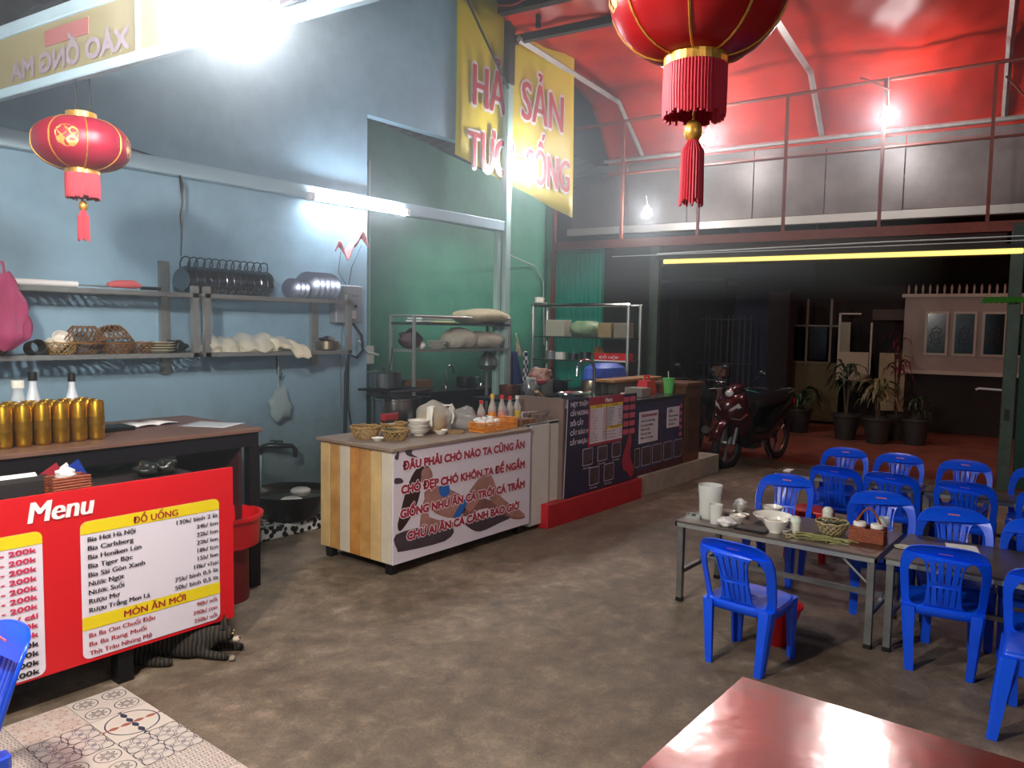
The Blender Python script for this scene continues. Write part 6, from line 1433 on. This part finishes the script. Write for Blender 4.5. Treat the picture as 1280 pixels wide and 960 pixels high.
slabF(1.78, 2.31, .72, 1.28, d+.05, .05, M('door_cream', 'c0a88c', .6), 'half_door', gh); slabF(2.12, 2.3, 1.28, 1.85, d+.06, .03, M('door_pane', '8a7a58', .4), 'door_pane', gh)
slabF(1.14, 1.58, .2, 1.28, d-.02, .25, M('pillar_cream', 'b8a07c', .7, var=.2), 'gate_pillar', gh)
slabF(1.2, 1.75, 1.9, 2.1, d+.1, .1, M('dim_sign', '5a4038', .7, var=.3), 'name_plate', gh)
pr2 = struct(MB().box((14.0, h(3.08, 0)[0], -.15), (14.5, h(3.46, 0)[0], 2.35)).xf(fxf()).build('pillar_dark', M('pillar_brown', '241612', .8)))
lh = thing('far_house', 'blue-grey house in the dark yard across the street, left', 'house', (0, 0, 0), FZ)
bw_ = M('far_blue_wall', '4a5878', .8, var=.15, vs=1)
MB().box((19.8, 3.5, -.2), (20.1, 5.35, 4.4)).build('blue_wall', bw_, lh); MB().box((19.6, 5.36, -.2), (20, 9, 2.4)).build('dark_wall', dkh, lh)
MB().box((18.6, 5.3, 2.82), (20.2, 9, 2.9)).build('eaves_slab', M('slab_grey', '6a6a78', .7), lh); MB().box((18.7, 5.3, 2.4), (18.8, 9, 2.82)).build('fascia', M('fascia_dark', '2c2430', .8), lh)
MB().box((17.5, 6.1, -.1), (17.6, 6.25, 2.4)).build('door_post', M('brown_post', '4a2c20', .7), lh)
w = MB()
for q in range(9): w.tube([(17.6, 4.4+q*.13, .3), (17.7, 4.42+q*.13+.03*sin(q*3), 2.0)], .018, 5)
w.tube([(17.6, 4.35, .9), (17.6, 5.6, .9)], .02, 5).tube([(17.65, 4.35, 1.9), (17.65, 5.6, 1.9)], .02, 5)
o = w.build('yard_fence', M('fence_grey', '5a5c68', .6, .3), None); o.rotation_euler.z = FZ; tag(o, 'leaning bar fence in front of the far blue-grey house', 'fence')
o = MB().box((16.6, 4.65, .66), (16.9, 4.95, .88), bev=.01).box((16.7, 4.75, 0), (16.8, 4.85, .66)).build('mail_box', M('pink_box', 'b07c6a', .6), None); o.rotation_euler.z = FZ; tag(o, 'small pinkish box on a post in the dark yard', 'box')
o = MB().box((22, -14, -.2), (22.3, 20, 5.5)).build('dark_building', M('night_block', '14100e', .9, var=.4, vs=.6), None); o.rotation_euler.z = FZ; tag(o, 'dark building mass behind the houses across the street', 'building')
# potted plants
leaf = M('night_leaf', '2c3a1c', .6, var=.5, vs=20); leaf2 = M('dry_leaf', '7a6a44', .6, var=.4, vs=20)
def potted(b, d_, h_, lab, r=.2, n=26, spread=.45, seed=1, lf=leaf):
    t = thing('potted_plant', lab, 'plant', fl(d_, b, -.02), 0); rnd = random.Random(seed)
    MB().lathe([(0, 0), (r*.7, 0), (r, .35), (r*1.08, .36), (r*1.08, .4), (r*.9, .4), (r*.85, .3), (0, .3)], 18).build('pot', M('old_pot', '2e2420', .7, var=.4), t, smooth=True)
    w = MB()
    for k in range(3): w.tube([(0, 0, .3), (.06*cos(k*2), .06*sin(k*2), h_*.75)], [.02, .01], 5)
    w.build('stem', M('stem_brown', '4a3424', .8), t); w = MB()
    for k in range(n):
        a = rnd.uniform(0, 6.28); z = h_*rnd.uniform(.5, .85); L = spread*rnd.uniform(.6, 1); c = Vector((cos(a), sin(a), 0)); s = Vector((-sin(a), cos(a), 0))*L*.09
        p = [Vector((0, 0, z)), c*L*.4+Vector((0, 0, z+L*.45)), c*L*.8+Vector((0, 0, z+L*.3)), c*L+Vector((0, 0, z-.05))]
        w.poly([p[0], p[1]-s, p[1]+s]); w.poly([p[1]-s, p[2]-s*.7, p[2]+s*.7, p[1]+s]); w.poly([p[2]-s*.7, p[3], p[2]+s*.7])
    w.build('leaves', lf, t); return t
potted(1.72, 13.0, 1.25, 'potted palm-like plant before the white half door', seed=1)
potted(1.25, 12.8, 1.0, 'pale dry shrub in a pot before the cream pillar', seed=2, lf=leaf2, n=34)
potted(.75, 13.0, .75, 'potted plant with a round dark top before the three windows', seed=3, spread=.3)
potted(2.5, 13.4, .7, 'low bush under the glazed porch frames', seed=4, spread=.5)
potted(1.05, 13.4, 1.9, 'tall thin plant with red drooping leaves beside the pale wall', r=.15, seed=6, spread=.3, lf=M('red_leaf', '6a2430', .6))
# leafy branch by the gate post
br = thing('green_branch', 'bright green palm frond poking in beside the gate post', 'branch', fl(9.5, -.3, 2.0), FZ)
w = MB()
for q in range(12):
    y = .3-q*.05; w.poly([(0, y, .0), (-.03, y-.03, .05), (0, y-.12, .03), (.03, y-.04, -.02)])
w.tube([(0, .32, -.01), (0, -.4, .02)], .005, 5); w.build('frond', M('fresh_green', '3f8a2c', .5), br)
# ------------------------------------------------------------------ scatter boxes added to imitate lens glow around the lamps
hz = bpy.data.materials.new('haze'); hz.use_nodes = True; nt = hz.node_tree; nt.nodes.remove(nt.nodes['Principled BSDF'])
vs_ = nt.nodes.new('ShaderNodeVolumeScatter'); vs_.inputs['Density'].default_value = .03; vs_.inputs['Anisotropy'].default_value = .8; vs_.inputs['Color'].default_value = (.86, .93, 1, 1)
nt.links.new(vs_.outputs[0], nt.nodes['Material Output'].inputs['Volume'])
o = MB().box((-3.9, 1.5, .9), (4.6, 5.4, 4.9)).build('lens_glow_haze', hz, None); struct(o)
o = MB().box((4.601, 1.5, 2.0), (9.6, 5.4, 4.9)).build('lens_glow_haze', hz, None); struct(o)
o = MB().box((7.6, -4.6, 3.0), (10.8, 1.49, 4.7)).build('lamp_glow_haze', hz, None); struct(o)
